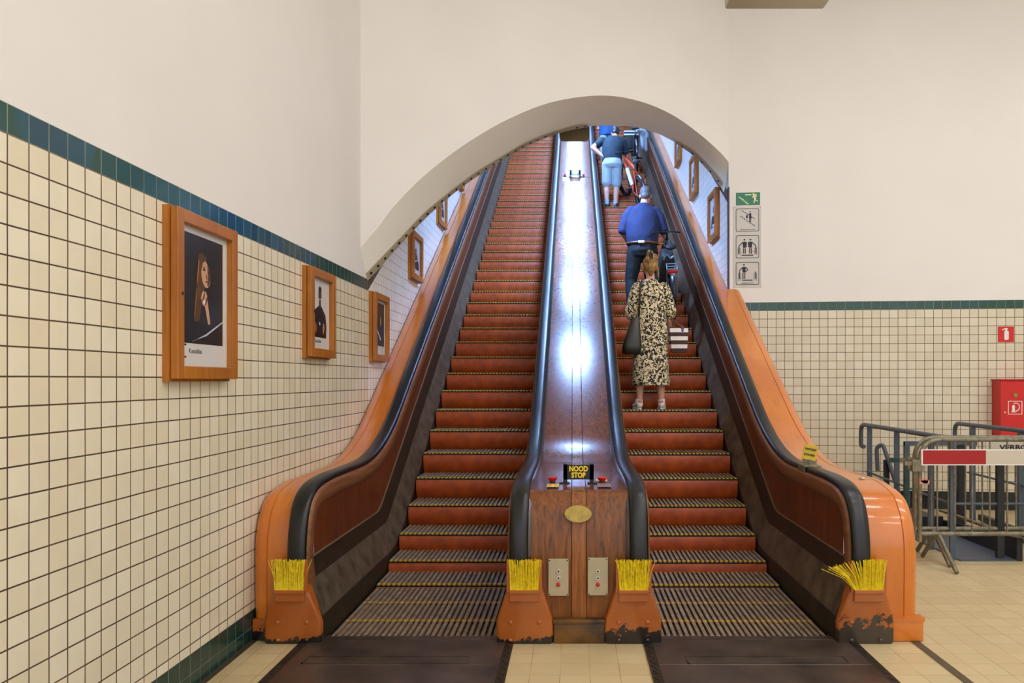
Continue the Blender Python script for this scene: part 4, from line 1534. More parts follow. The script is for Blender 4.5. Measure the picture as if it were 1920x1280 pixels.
# notice hung on the rear barrier
r = empty('warning_board', (4.02, 6.595, 0.93), 'white board lettered VERBODEN TOEGANG behind the barriers', 'notice')
bm = bmesh.new()
bbox(bm, (-0.46, -0.006, -0.10), (0.46, 0.0, 0.125))
finish('board', bm, M['white_board'], r, smooth=0)
text('lettering', 'VERBODEN TOEGANG', 0.060, M['ink'], r, (0.06, -0.0075, 0.040), bold=0.0012, sx=1.3)

# ------------------------------------------------------------------ ramp with its railings
r = empty('ramp_railing', (3.28, 7.4, 0), 'blue grey tube railing along the near side of the ramp, behind the barriers', 'railing')
bm = bmesh.new()
tube(bm, arc_pts([(0, 1.22, 0.80), (0, 1.30, 0.80), (0, 1.30, 1.05), (0, -0.75, 1.045), (0.9, -0.80, 1.045)], 0.10, 6), 0.024, 12)
finish('top_rail', bm, M['bluegrey'], r)
bm = bmesh.new()
tube(bm, arc_pts([(0, 1.12, 0.53), (0, -0.2, 0.49), (0, -0.78, 0.48), (0.9, -0.78, 0.48)], 0.08, 4), 0.012, 8)
finish('middle_rail', bm, M['bluegrey'], r)
for yy in (1.05, 0.34, -0.40, -0.80):
    bm = bmesh.new()
    bbox(bm, (-0.025, yy - 0.012, 0.0), (0.025, yy + 0.012, 1.03))
    finish('post', bm, M['bluegrey'], r, smooth=0)
for xx in (0.42, 0.88):
    bm = bmesh.new()
    bbox(bm, (xx - 0.03, -0.80, 0.0), (xx + 0.03, -0.76, 1.03))
    finish('post', bm, M['darkblue'], r, smooth=0)
r = empty('ramp_railing', (4.42, 8.4, 0), 'blue grey tube railing along the far side of the ramp, below the red cabinet', 'railing')
bm = bmesh.new()
tube(bm, arc_pts([(0.02, 0.42, 0.80), (0.02, 0.48, 0.80), (0.02, 0.48, 1.05), (0, -2.4, 1.055)], 0.10, 6), 0.024, 12)
finish('top_rail', bm, M['bluegrey'], r)
bm = bmesh.new()
tube(bm, [(0, 0.15, 0.52), (0, -2.4, 0.50)], 0.012, 8)
finish('middle_rail', bm, M['bluegrey'], r)
for yy in (0.05, -0.86, -1.8):
    bm = bmesh.new()
    bbox(bm, (-0.028, yy - 0.014, 0.0), (0.028, yy + 0.014, 1.03))
    finish('post', bm, M['bluegrey'], r, smooth=0)
r = empty('stair_railing', (3.58, 9.0, 0), 'sloping blue grey rail with a hooked end behind the ramp railing', 'railing')
bm = bmesh.new()
tube(bm, arc_pts([(0, -0.02, 0.48), (-0.005, 0.0, 0.76), (0.05, -0.05, 0.80), (0.16, -0.2, 0.30), (0.2, -0.2, 0.05)], 0.04, 5), 0.024, 12)
finish('hooked_rail', bm, M['bluegrey'], r)
bm = bmesh.new()
bbox(bm, (0.05, -0.09, 0.0), (0.11, -0.06, 0.62))
finish('post', bm, M['darkblue'], r, smooth=0)
r = empty('gate_frame', (3.58, 8.2, 0), 'dark teal gate frame standing across the ramp', 'gate')
bm = bmesh.new()
bbox(bm, (-0.025, -0.025, 0.0), (0.025, 0.025, 0.885))
finish('post', bm, M['bluegrey'], r, smooth=0)
bm = bmesh.new()
bbox(bm, (0.55, -0.03, 0.0), (0.62, 0.03, 0.86))
finish('post', bm, M['darkblue'], r, smooth=0)
bm = bmesh.new()
bbox(bm, (-0.025, -0.02, 0.85), (0.75, 0.02, 0.895))
finish('top_bar', bm, M['bluegrey'], r, smooth=0)
r = empty('coupling_post', (3.03, 6.95, 0), 'dark green post with a clamp beside the barrier end', 'post')
bm = bmesh.new()
bbox(bm, (-0.018, -0.018, 0.0), (0.018, 0.018, 0.84))
finish('post', bm, M['teal'], r, smooth=0)
bm = bmesh.new()
bbox(bm, (-0.15, -0.015, 0.805), (0.02, 0.015, 0.845))
finish('clamp_arm', bm, M['teal'], r, smooth=0)
r = empty('ramp', (3.8, 6.54, 0), 'low blue grey ramp with dark steel side beams', 'ramp')
bm = bmesh.new()
bbox(bm, (-0.48, 0.0, 0.0), (0.0, 2.0, 0.012))
finish('ramp_sheet', bm, M['bluefloor'], r, smooth=0)
bm = bmesh.new()
vs = [(0.0, 0, 0), (0.0, 0, 0.20), (0.0, 1.6, 0.09), (0.0, 1.6, 0)]
poly_prism(bm, vs, (1, 0, 0), 0.05)
finish('side_beam', bm, M['darkblue'], r, smooth=0)
bm = bmesh.new()
bbox(bm, (0.05, -0.1, 0.17), (0.10, 1.5, 0.19))
finish('edge_rail', bm, M['galv'], r, smooth=0)
bm = bmesh.new()
poly_prism(bm, [(0.44, 0.5, 0), (0.44, 0.5, 0.12), (0.70, 1.95, 0.06), (0.70, 1.95, 0)], (1, 0, 0), 0.06)
finish('side_beam', bm, M['darkblue'], r, smooth=0)
bm = bmesh.new()
bbox(bm, (-0.60, 1.30, 0.0), (0.0, 1.36, 0.15))
bbox(bm, (-0.60, 1.36, 0.0), (0.0, 1.95, 0.13))
finish('threshold_beam', bm, M['darkblue'], r, smooth=0)

# ------------------------------------------------------------------ lamps
def hall_lamp(x, y):
    r = empty('ceiling_light', (x, y, ROOM_TOP - 0.12), 'long fluorescent ceiling light out of view above the hall', 'ceiling light', 'fluorescent hall lights')
    bm = bmesh.new()
    bbox(bm, (-1.3, -0.11, 0.03), (1.3, 0.11, 0.12))
    finish('housing', bm, M['beige'], r, smooth=0)
    bm = bmesh.new()
    bbox(bm, (-1.27, -0.09, 0.0), (1.27, 0.09, 0.03))
    finish('diffuser', bm, M['lamp_hall'], r, smooth=0)
for y in (-2.8, 0.0, 2.8, 5.4):
    for x in (2.4, 6.0):
        hall_lamp(x, y)
def tunnel_lamp(y):
    z = T * (y - YB) + 2.70
    r = empty('tunnel_light', (XC, y, z), 'cool white tunnel light under the vault, hidden by the arch', 'tunnel light', 'tunnel vault lights', rot=(math.radians(30), 0, 0))
    bm = bmesh.new()
    bbox(bm, (-0.17, -0.20, 0.06), (0.17, 0.20, 0.10))
    for lo, hi in (((-0.17, -0.20), (-0.155, 0.20)), ((0.155, -0.20), (0.17, 0.20)), ((-0.155, -0.20), (0.155, -0.185)), ((-0.155, 0.185), (0.155, 0.20))):
        bbox(bm, (lo[0], lo[1], -0.03), (hi[0], hi[1], 0.06))  # unseen deep sides, added so the lamp shines only downwards
    finish('housing', bm, M['beige'], r, smooth=0)
    bm = bmesh.new()
    bbox(bm, (-0.15, -0.18, 0.03), (0.15, 0.18, 0.05))
    finish('diffuser', bm, M['lamp_tunnel'], r, smooth=30)
for y in (9.78, 11.86, 14.1, 15.9, 18.0, 20.3):
    tunnel_lamp(y)
# pendant whose underside just enters the picture
r = empty('pendant_light', (1.62, 6.0, 4.56), 'beige pendant light whose lower edge shows at the top of the photo', 'pendant light')
bm = bmesh.new()
bbox(bm, (-0.40, -0.16, -0.02), (0.40, 0.16, 0.10))
bevel(bm, 0.02, 2)
finish('trough', bm, M['beige'], r, smooth=30)
bm = bmesh.new()
for s in (-0.3, 0.3):
    cyl(bm, (s, 0, 0.1), (s, 0, ROOM_TOP - 4.56), 0.008, n=8)
finish('suspension_rods', bm, M['beige'], r)
# tan board hanging under the vault
r = empty('hanging_board', (at(1077, 250, 9.42).x, 9.42, at(0, 264, 9.42).z), 'tan board with rounded lower corners hanging over the console under the arch', 'board')
bm = bmesh.new()
hwid = 0.187
pts = [(hwid, 0.50), (-hwid, 0.50)]
for a0, sx in ((180, -1), (270, 1)):
    for k in range(7):
        a = math.radians(a0 + 15 * k)
        pts.append((sx * (hwid - 0.06) + 0.06 * math.cos(a), 0.06 + 0.06 * math.sin(a)))
poly_prism(bm, [(x, 0, z) for x, z in pts], (0, 1, 0), 0.03)
finish('board', bm, M['tan'], r, smooth=0)
bm = bmesh.new()
for s in (-0.15, 0.15):
    cyl(bm, (s, 0.015, 0.48), (s, 0.015, 0.78), 0.008, n=8)
finish('hanger_rods', bm, M['dark'], r)
# ------------------------------------------------------------------ people
def cap_mesh(bm, p0, p1, r0, r1):
    p0, p1 = Vector(p0), Vector(p1)
    d = (p1 - p0).normalized()
    pts, rads = [], []
    for k in range(5):
        a = math.radians(90 - 22.5 * k)
        pts.append(p0 - d * r0 * math.sin(a))
        rads.append(max(r0 * math.cos(a), r0 * 0.08))
    for k in range(5):
        a = math.radians(22.5 * k)
        pts.append(p1 + d * r1 * math.sin(a))
        rads.append(max(r1 * math.cos(a), r1 * 0.08))
    tube(bm, pts, 0, 14, rads=rads)

def loft(bm, rings, n=28):
    """rings: (cx, cy, z, rx, ry)"""
    rows = [[bm.verts.new((cx + rx * math.cos(2 * math.pi * k / n), cy + ry * math.sin(2 * math.pi * k / n), z)) for k in range(n)] for cx, cy, z, rx, ry in rings]
    for a, b in zip(rows, rows[1:]):
        for k in range(n):
            bm.faces.new((a[k], a[(k + 1) % n], b[(k + 1) % n], b[k]))
    bm.faces.new(rows[0][::-1])
    bm.faces.new(rows[-1])

def rot(ax, deg):
    return Matrix.Rotation(math.radians(deg), 3, ax)

def blob(name, prims, voxel, m, parent=None, smooth=3, fold=0.0):
    """fuse tapered limbs, ellipsoids and lofts into one continuous skin"""
    bm = bmesh.new()
    for p in prims:
        if p[0] == 'c':
            cap_mesh(bm, *p[1:])
        elif p[0] == 'e':
            ellipsoid(bm, Vector(p[1]), p[2], p[3] if len(p) > 3 else None)
        elif p[0] == 'l':
            loft(bm, p[1])
        elif p[0] == 'p':
            for a, b in zip(p[1], p[1][1:]):
                cap_mesh(bm, a[0], b[0], a[1], b[1])
    bmesh.ops.recalc_face_normals(bm, faces=bm.faces[:])
    me = bpy.data.meshes.new(name)
    bm.to_mesh(me)
    bm.free()
    o = bpy.data.objects.new(name, me)
    COL.objects.link(o)
    r = o.modifiers.new('fuse', 'REMESH')
    r.mode = 'VOXEL'
    r.voxel_size = voxel
    r.use_smooth_shade = True
    if smooth:
        s = o.modifiers.new('smooth', 'SMOOTH')
        s.iterations = smooth
        s.factor = 0.5
    if fold:
        tx = bpy.data.textures.new('folds', 'CLOUDS')
        tx.noise_scale = 0.16
        dsp = o.modifiers.new('folds', 'DISPLACE')
        dsp.texture = tx
        dsp.strength = fold
        dsp.mid_level = 0.5
    bpy.context.view_layer.update()
    dg = bpy.context.evaluated_depsgraph_get()
    me2 = bpy.data.meshes.new_from_object(o.evaluated_get(dg))
    me2.name = name
    o.modifiers.clear()
    o.data = me2
    bpy.data.meshes.remove(me)
    me2.materials.clear()
    me2.materials.append(m)
    for p in me2.polygons:
        p.use_smooth = True
    if parent:
        o.parent = parent
    return o

def hand(wrist, elbow, side, curl=0.5, s=1.0):
    """palm, four bent fingers and a thumb continuing the forearm"""
    w_, e_ = Vector(wrist), Vector(elbow)
    d = (w_ - e_).normalized()
    up = Vector((0, 0, 1)) if abs(d.z) < 0.8 else Vector((0, 1, 0))
    lat = d.cross(up).normalized()
    nrm = lat.cross(d).normalized()
    pr = [('e', w_ + d * 0.05 * s, (0.042 * s, 0.05 * s, 0.018 * s), Matrix((lat, d, nrm)).transposed())]
    for i, L in enumerate((0.066, 0.076, 0.070, 0.054)):
        off = (i - 1.5) * 0.020 * s
        b = w_ + d * 0.088 * s + lat * off
        k1 = b + (d * math.cos(curl) - nrm * math.sin(curl)) * L * 0.55 * s
        k2 = k1 + (d * math.cos(curl * 2.2) - nrm * math.sin(curl * 2.2)) * L * 0.55 * s
        pr.append(('p', [(b, 0.0098 * s), (k1, 0.009 * s), (k2, 0.0078 * s)]))
    t0 = w_ + d * 0.025 * s + lat * side * 0.034 * s
    t1 = t0 + (d * 0.7 + lat * side * 0.7).normalized() * 0.04 * s
    t2 = t1 + (d * 0.9 - nrm * 0.4).normalized() * 0.03 * s
    pr.append(('p', [(t0, 0.013 * s), (t1, 0.011 * s), (t2, 0.009 * s)]))
    return pr

def head(c, s=1.0, turn=0.0, nod=0.0):
    """skull, jaw, nose, ears, brow, lips; faces +Y"""
    c = Vector(c)
    R = rot('Z', turn) @ rot('X', nod)
    P = lambda x, y, z: c + R @ Vector((x * s, y * s, z * s))
    e = lambda x, y, z, a, b, d: ('e', P(x, y, z), (a * s, b * s, d * s), R)
    return [e(0, -0.005, 0.03, 0.075, 0.095, 0.088), e(0, 0.035, -0.045, 0.055, 0.062, 0.066), e(0, 0.075, -0.085, 0.028, 0.025, 0.022),
            e(0, 0.104, -0.012, 0.012, 0.018, 0.024), e(0, 0.085, 0.02, 0.05, 0.014, 0.012), e(0, 0.092, -0.053, 0.022, 0.010, 0.009),
            e(-0.078, -0.005, -0.01, 0.010, 0.020, 0.032), e(0.078, -0.005, -0.01, 0.010, 0.020, 0.032),
            e(-0.03, 0.083, 0.002, 0.012, 0.010, 0.008), e(0.03, 0.083, 0.002, 0.012, 0.010, 0.008)]

def shoe(parent, x, y, m, sole, L=0.26, turn=0.0, heel=None):
    R = rot('Z', turn)
    bm = bmesh.new()
    pts = []
    for k in range(24):
        a = 2 * math.pi * k / 24
        wv = 0.047 if math.sin(a) > 0 else 0.038
        pts.append((wv * math.cos(a), L / 2 * math.sin(a) + L * 0.42))
    for z0, z1, sc in ((0.0, 0.028, 1.0),):
        A = [bm.verts.new(Vector((x, y, z0)) + R @ Vector((px * sc, py, 0))) for px, py in pts]
        B = [bm.verts.new(Vector((x, y, z1)) + R @ Vector((px * sc, py, 0))) for px, py in pts]
        for k in range(24):
            bm.faces.new((A[k], A[(k + 1) % 24], B[(k + 1) % 24], B[k]))
        bm.faces.new(A[::-1])
        bm.faces.new(B)
    so = finish('shoe_sole', bm, sole, parent, smooth=40)
    q = lambda a, b, c: Vector((x, y, 0)) + R @ Vector((a, b, c))
    up = blob('shoe', [('e', q(0, 0.0, 0.055), (0.038, 0.042, 0.045)), ('e', q(0, 0.085, 0.052), (0.042, 0.085, 0.036)), ('e', q(0, 0.175, 0.038), (0.044, 0.06, 0.026)), ('c', q(0, 0.02, 0.06), q(0, 0.02, 0.095), 0.040, 0.042)], 0.007, m, parent, 2)
    if heel:
        blob('heel_tab', [('e', q(0, -0.030, 0.085), (0.022, 0.014, 0.020))], 0.005, heel, parent, 1)
    return up

# --- the woman in the patterned dress
wx, wy, wz = 0.845, 8.36, STEPS['R'][0][1]
def step_z(lst, Y):
    return max((z for y, z in lst if y <= Y + 1e-6), default=0)
wz = step_z(STEPS['R'], wy - 0.06)
LS = 0.12
prims = [('e', (0, 0, 0.92), (0.16, 0.11, 0.13)), ('l', [(0, 0, 0.85, 0.15, 0.10), (0, 0, 1.05, 0.125, 0.09), (0, 0, 1.2, 0.145, 0.1), (0, 0, 1.32, 0.15, 0.085), (0, 0, 1.39, 0.07, 0.06)]),
         ('c', (0, 0.0, 1.36), (0, 0.02, 1.49), 0.050, 0.047)]
prims += head((0, 0.035, 1.555), 0.98, 0, 8)
for s in (-1, 1):
    prims += [('p', [((s * 0.085, 0, 0.88), 0.085), ((s * 0.10, 0.015, 0.47), 0.052), ((s * 0.112, 0.0, 0.32), 0.050), ((s * LS, 0.01, 0.10), 0.033)]), ('e', (s * LS, 0.06, 0.04), (0.035, 0.09, 0.03))]
    el, wr = (s * 0.215, -0.01, 1.07), (s * 0.185, 0.19, 1.0)
    if s > 0:
        el, wr = (0.212, -0.005, 1.07), (0.226, 0.08, 0.88)
    prims += [('p', [((s * 0.155, 0, 1.33), 0.052), (el, 0.040), (wr, 0.027)])]
    prims += hand(wr, el, -s, 0.9, 0.92)
body = blob('person', prims, 0.0065, M['skin'], None, 2)
body.location = (wx, wy, wz)
tag(body, 'woman in a black and cream patterned midi dress, seen from behind on the right escalator', 'person')
dr = [('l', [(0.005, 0.005, 0.262, 0.208, 0.165), (0.004, 0.004, 0.40, 0.200, 0.16), (0, 0, 0.62, 0.190, 0.152), (0, 0, 0.86, 0.186, 0.148), (0, 0, 1.0, 0.172, 0.14), (0, 0, 1.12, 0.160, 0.128), (0, 0, 1.25, 0.172, 0.122), (0, 0, 1.335, 0.162, 0.10), (0, 0.003, 1.385, 0.10, 0.075), (0, 0.008, 1.425, 0.062, 0.060)])]
for s in (-1, 1):
    el = (s * 0.217, -0.008, 1.08)
    dr += [('p', [((s * 0.145, 0, 1.335), 0.062), ((s * 0.185, -0.004, 1.2), 0.066), (el, 0.066)]), ('p', [(el, 0.066), ((s * 0.214, 0.02, 1.045), 0.068)])]
blob('dress', dr, 0.008, M['dress'], body, 3, fold=0.012)
blob('hair', [('e', (0, 0.015, 1.60), (0.086, 0.100, 0.088)), ('e', (0, -0.035, 1.565), (0.080, 0.062, 0.075)), ('e', (-0.004, -0.062, 1.63), (0.066, 0.046, 0.060)), ('e', (-0.012, -0.07, 1.69), (0.040, 0.036, 0.045)), ('e', (0.03, -0.06, 1.655), (0.045, 0.04, 0.045)), ('c', (0, -0.045, 1.52), (0, -0.03, 1.47), 0.045, 0.022),
              ('p', [((0.075, -0.02, 1.55), 0.014), ((0.085, -0.01, 1.47), 0.010), ((0.088, 0.0, 1.41), 0.005)]), ('p', [((-0.072, -0.02, 1.54), 0.012), ((-0.075, -0.01, 1.49), 0.006)])], 0.006, M['hair_blond'], body, 1, fold=0.014)
blob('hair_clip', [('p', [((-0.012, -0.108, 1.63), 0.008), ((-0.016, -0.112, 1.69), 0.010), ((0.0, -0.09, 1.725), 0.008)]), ('p', [((0.012, -0.108, 1.635), 0.007), ((0.006, -0.112, 1.69), 0.009)])], 0.004, M['black'], body, 1)
for s in (-1, 1):
    shoe(body, s * LS, -0.005, M['sneaker'], M['white'], 0.25, -s * 8, M['pink'])

# her bags
b = empty('shoulder_bag', (wx - 0.235, wy - 0.03, wz + 0.60), 'slouchy black leather shoulder bag on the left of the woman in the patterned dress', 'bag')
bm = bmesh.new()
rows = []
for z, x0, x1, d in ((0.0, -0.06, 0.12, 0.05), (0.02, -0.085, 0.13, 0.065), (0.10, -0.075, 0.135, 0.07), (0.22, -0.035, 0.125, 0.055), (0.33, 0.0, 0.115, 0.035), (0.40, 0.03, 0.11, 0.018)):
    n = 20
    rows.append([bm.verts.new(((x0 + x1) / 2 + (x1 - x0) / 2 * math.copysign(abs(math.cos(2 * math.pi * k / n)) ** 0.6, math.cos(2 * math.pi * k / n)), d * math.copysign(abs(math.sin(2 * math.pi * k / n)) ** 0.7, math.sin(2 * math.pi * k / n)) - 0.05, z)) for k in range(n)])
for p, q in zip(rows, rows[1:]):
    for k in range(20):
        bm.faces.new((p[k], p[(k + 1) % 20], q[(k + 1) % 20], q[k]))
bm.faces.new(rows[0][::-1])
bm.faces.new(rows[-1])
finish('bag_body', bm, M['leather'], b, smooth=50)
bm = bmesh.new()
tube(bm, spline([(0.10, -0.05, 0.39), (0.105, -0.10, 0.60), (0.115, -0.09, 0.74), (0.12, -0.02, 0.805), (0.12, 0.06, 0.78), (0.11, 0.09, 0.62), (0.08, 0.0, 0.40)], 4), 0.011, 8)
finish('strap', bm, M['leather'], b)
b = empty('striped_tote', (wx + 0.31, wy - 0.02, wz + 0.62), 'brown and white striped tote bag hanging from the hand of the woman in the dress', 'bag')
bm = bmesh.new()
rows = []
for z, w_, d in ((0.0, 0.085, 0.05), (0.10, 0.095, 0.06), (0.20, 0.10, 0.055), (0.275, 0.105, 0.04)):
    rows.append([bm.verts.new(p) for p in ((-w_, -d, z), (-w_ * 0.25, -d - 0.012, z), (w_ * 0.9, -d, z), (w_, d, z), (-w_, d, z))])
for p, q in zip(rows, rows[1:]):
    for k in range(5):
        bm.faces.new((p[k], p[(k + 1) % 5], q[(k + 1) % 5], q[k]))
bm.faces.new(rows[0][::-1])
bm.faces.new(rows[-1])
finish('bag_body', bm, M['stripe'], b, smooth=0)
bm = bmesh.new()
for sgn, yy in ((-1, -0.045), (1, 0.035)):
    tube(bm, spline([(-0.06, yy, 0.27), (-0.075, yy * 0.6, 0.36), (-0.08, 0.05, 0.42), (-0.045, yy * 0.7, 0.34), (0.05, yy, 0.27)], 4), 0.006, 6)
finish('handles', bm, M['brown'], b)
bm = bmesh.new()
cyl(bm, (0.03, -0.052, 0.235), (0.03, -0.060, 0.235), 0.013, n=14)
finish('blue_button', bm, mat('blue_button', (20, 50, 170), 0.4), b)
bm = bmesh.new()
bbox(bm, (0.015, -0.056, 0.25), (0.045, -0.045, 0.29))
finish('flap', bm, M['brown'], b, smooth=0)

def man(loc, label, P):
    """P: dict of joints and clothes (local, facing +Y)"""
    pr = [('l', P['trunk']), ('c', P['neck'][0], P['neck'][1], 0.062, 0.056)] + head(P['head'], P.get('hs', 1.05), P.get('turn', 0), P.get('nod', 0))
    for s in (-1, 1):
        k = 'L' if s < 0 else 'R'
        hip, kn, an = P['leg' + k]
        mid = Vector(kn).lerp(Vector(an), 0.35) + Vector((0, -0.02, 0))
        pr.append(('p', [(hip, 0.085), (kn, 0.058), (mid, 0.056), (an, 0.038)]))
        pr.append(('e', Vector(an) + Vector((0, 0.05, -0.05)), (0.038, 0.10, 0.035)))
        sh_, el, wr = P['arm' + k]
        pr.append(('p', [(sh_, 0.062), (Vector(sh_).lerp(Vector(el), 0.5), 0.052), (el, 0.043), (Vector(el).lerp(Vector(wr), 0.35), 0.044), (wr, 0.029)]))
        pr += hand(wr, el, -s, P.get('curl', 0.8))
    o = blob('person', pr, 0.0075, M['skin'], None, 2)
    o.location = loc
    tag(o, label, 'person')
    return o

# --- man in the navy T-shirt
mx, my = 0.945, 10.46
mz = step_z(STEPS['R'], my - 0.10)
P = dict(trunk=[(0, 0, 0.88, 0.17, 0.125), (0, 0, 1.0, 0.19, 0.14), (0, 0.02, 1.2, 0.20, 0.14), (0.01, 0.04, 1.40, 0.20, 0.12), (0.015, 0.06, 1.50, 0.12, 0.09)],
         neck=((0.02, 0.06, 1.48), (0.045, 0.10, 1.60)), head=(0.058, 0.125, 1.675), nod=-8, turn=-14, hs=1.02,
         legL=((-0.10, 0, 0.90), (-0.15, 0.03, 0.50), (-0.15, -0.02, 0.09)), legR=((0.10, 0, 0.90), (0.12, 0.06, 0.52), (0.12, 0.03, 0.09)),
         armL=((-0.175, 0.05, 1.42), (-0.262, 0.03, 1.15), (-0.20, 0.24, 1.10)), armR=((0.195, 0.06, 1.42), (0.300, 0.06, 1.16), (0.36, 0.30, 1.10)))
b = man((mx, my, mz), 'man in a navy T-shirt and dark trousers pushing a bicycle up the right escalator', P)
blob('t_shirt', [('l', [(0, -0.005, 0.97, 0.215, 0.165), (0, 0.0, 1.08, 0.222, 0.168), (0.0, 0.02, 1.22, 0.226, 0.165), (0.01, 0.04, 1.36, 0.228, 0.145), (0.012, 0.05, 1.46, 0.20, 0.115), (0.02, 0.06, 1.53, 0.10, 0.085), (0.024, 0.065, 1.555, 0.07, 0.07)]),
                 ('p', [((-0.15, 0.05, 1.45), 0.070), ((-0.215, 0.045, 1.36), 0.078), ((-0.262, 0.035, 1.18), 0.074)]), ('p', [((0.17, 0.06, 1.45), 0.070), ((0.235, 0.06, 1.36), 0.078), ((0.295, 0.06, 1.19), 0.074)])], 0.009, M['navy'], b, 3, fold=0.020)
blob('trousers', [('l', [(0, 0, 0.80, 0.195, 0.15), (0, -0.01, 0.88, 0.205, 0.165), (0, 0, 1.0, 0.200, 0.155)]),
                  ('p', [((-0.10, -0.01, 0.86), 0.115), ((-0.15, 0.03, 0.50), 0.085), ((-0.15, -0.01, 0.26), 0.074), ((-0.15, -0.01, 0.10), 0.068)]), ('p', [((0.10, -0.01, 0.86), 0.115), ((0.12, 0.06, 0.52), 0.085), ((0.12, 0.04, 0.10), 0.068)])], 0.009, M['dark_jean'], b, 3, fold=0.022)
blob('hair', [('e', (0.056, 0.105, 1.715), (0.083, 0.103, 0.092), rot('Z', -14)), ('e', (0.05, 0.06, 1.665), (0.070, 0.06, 0.055))], 0.007, M['hair_grey'], b, 1)
bm = bmesh.new()
pts = [(0.212 * math.cos(a), 0.163 * math.sin(a), 0.985) for a in [2 * math.pi * k / 36 for k in range(36)]]
tube(bm, pts, 0.016, 6, closed=True)
finish('belt', bm, M['brown'], b)
bm = bmesh.new()
box(bm, (-0.03, -0.178, 0.985), (0.085, 0.016, 0.038), rot('Z', -3))
bevel(bm, 0.006, 2)
finish('belt_pouch', bm, M['sneaker'], b)
for s, (x, y) in ((-1, (-0.15, -0.02)), (1, (0.12, 0.02))):
    shoe(b, x, y, M['black'], M['dark'], 0.28, -s * 10)

# --- man in teal shirt and pale shorts
sx_, sy_ = 0.745, 14.66
sz_ = step_z(STEPS['R'], sy_ - 0.06)
P = dict(trunk=[(0, 0, 0.86, 0.17, 0.12), (0, 0.02, 1.0, 0.165, 0.12), (0.01, 0.08, 1.2, 0.185, 0.125), (0.03, 0.15, 1.36, 0.17, 0.11), (0.04, 0.18, 1.43, 0.11, 0.09)],
         neck=((0.05, 0.18, 1.40), (0.07, 0.25, 1.50)), head=(0.085, 0.295, 1.555), nod=-14, turn=-10, hs=1.0,
         legL=((-0.09, 0, 0.90), (-0.105, 0.03, 0.47), (-0.10, -0.02, 0.09)), legR=((0.09, 0, 0.90), (0.085, 0.05, 0.47), (0.07, 0.02, 0.09)),
         armL=((-0.195, 0.14, 1.36), (-0.375, 0.06, 1.20), (-0.20, 0.03, 1.04)), armR=((0.225, 0.15, 1.34), (0.295, 0.20, 1.10), (0.31, 0.42, 1.02)))
b = man((sx_, sy_, sz_), 'man in a dark teal T-shirt and pale blue shorts with one hand on his hip', P)
blob('t_shirt', [('l', [(0, 0, 0.90, 0.195, 0.145), (0, 0.02, 1.02, 0.192, 0.145), (0.01, 0.07, 1.18, 0.200, 0.15), (0.025, 0.13, 1.32, 0.205, 0.13), (0.035, 0.16, 1.40, 0.17, 0.105), (0.045, 0.18, 1.455, 0.085, 0.08)]),
                 ('p', [((-0.175, 0.14, 1.36), 0.080), ((-0.275, 0.10, 1.275), 0.075)]), ('p', [((0.21, 0.15, 1.34), 0.080), ((0.27, 0.18, 1.16), 0.074)])], 0.009, M['teal_shirt'], b, 3, fold=0.018)
blob('shorts', [('l', [(0, 0, 0.78, 0.188, 0.14), (0, -0.012, 0.84, 0.198, 0.158), (0, 0, 0.96, 0.182, 0.14)]),
                ('p', [((-0.092, -0.01, 0.84), 0.108), ((-0.10, 0.02, 0.52), 0.096)]), ('p', [((0.092, -0.01, 0.84), 0.108), ((0.09, 0.04, 0.50), 0.096)])], 0.009, M['light_short'], b, 3, fold=0.012)
blob('hair', [('e', (0.083, 0.275, 1.60), (0.082, 0.10, 0.085)), ('e', (0.078, 0.225, 1.56), (0.068, 0.05, 0.055))], 0.008, M['hair_dark'], b, 1)
bm = bmesh.new()
for s, (x, y) in ((-1, (-0.10, -0.02)), (1, (0.07, 0.02))):
    cyl(bm, (x, y + 0.005, 0.09), (x, y + 0.005, 0.17), 0.043, 0.047, n=16)
finish('socks', bm, M['pale_denim'], b)
for s, (x, y) in ((-1, (-0.10, -0.03)), (1, (0.07, 0.0))):
    shoe(b, x, y, M['hair_dark'], M['sneaker'], 0.28, -18 if s > 0 else 6)

# --- person higher up in denim, mostly hidden
px_, py_ = 0.80, 17.75
pz_ = step_z(STEPS['R'], py_ - 0.06)
P = dict(trunk=[(0, 0, 0.86, 0.17, 0.12), (0, 0.0, 1.05, 0.165, 0.12), (0, 0.03, 1.25, 0.19, 0.125), (0, 0.04, 1.40, 0.18, 0.11), (0, 0.05, 1.47, 0.11, 0.09)],
         neck=((0, 0.05, 1.45), (0, 0.08, 1.56)), head=(0, 0.10, 1.63), nod=-5, hs=1.0,
         legL=((-0.09, 0, 0.90), (-0.10, 0.02, 0.48), (-0.10, -0.02, 0.09)), legR=((0.09, 0, 0.90), (0.10, 0.03, 0.48), (0.10, 0.0, 0.09)),
         armL=((-0.20, 0.04, 1.38), (-0.25, 0.0, 1.12), (-0.22, 0.16, 0.95)), armR=((0.20, 0.04, 1.38), (0.30, 0.10, 1.16), (0.38, 0.34, 1.08)))
b = man((px_, py_, pz_), 'person in blue denim high on the right escalator, mostly hidden behind the man in shorts', P)
blob('jacket', [('l', [(0, 0, 0.60, 0.20, 0.15), (0, 0, 0.95, 0.198, 0.15), (0, 0.03, 1.2, 0.21, 0.15), (0, 0.04, 1.40, 0.20, 0.12), (0, 0.05, 1.50, 0.09, 0.085)]),
                ('p', [((-0.19, 0.04, 1.38), 0.080), ((-0.25, 0.0, 1.12), 0.065), ((-0.225, 0.14, 0.98), 0.05)]), ('p', [((0.19, 0.04, 1.38), 0.080), ((0.30, 0.10, 1.16), 0.065), ((0.37, 0.31, 1.09), 0.05)])], 0.010, M['denim'], b, 2, fold=0.018)
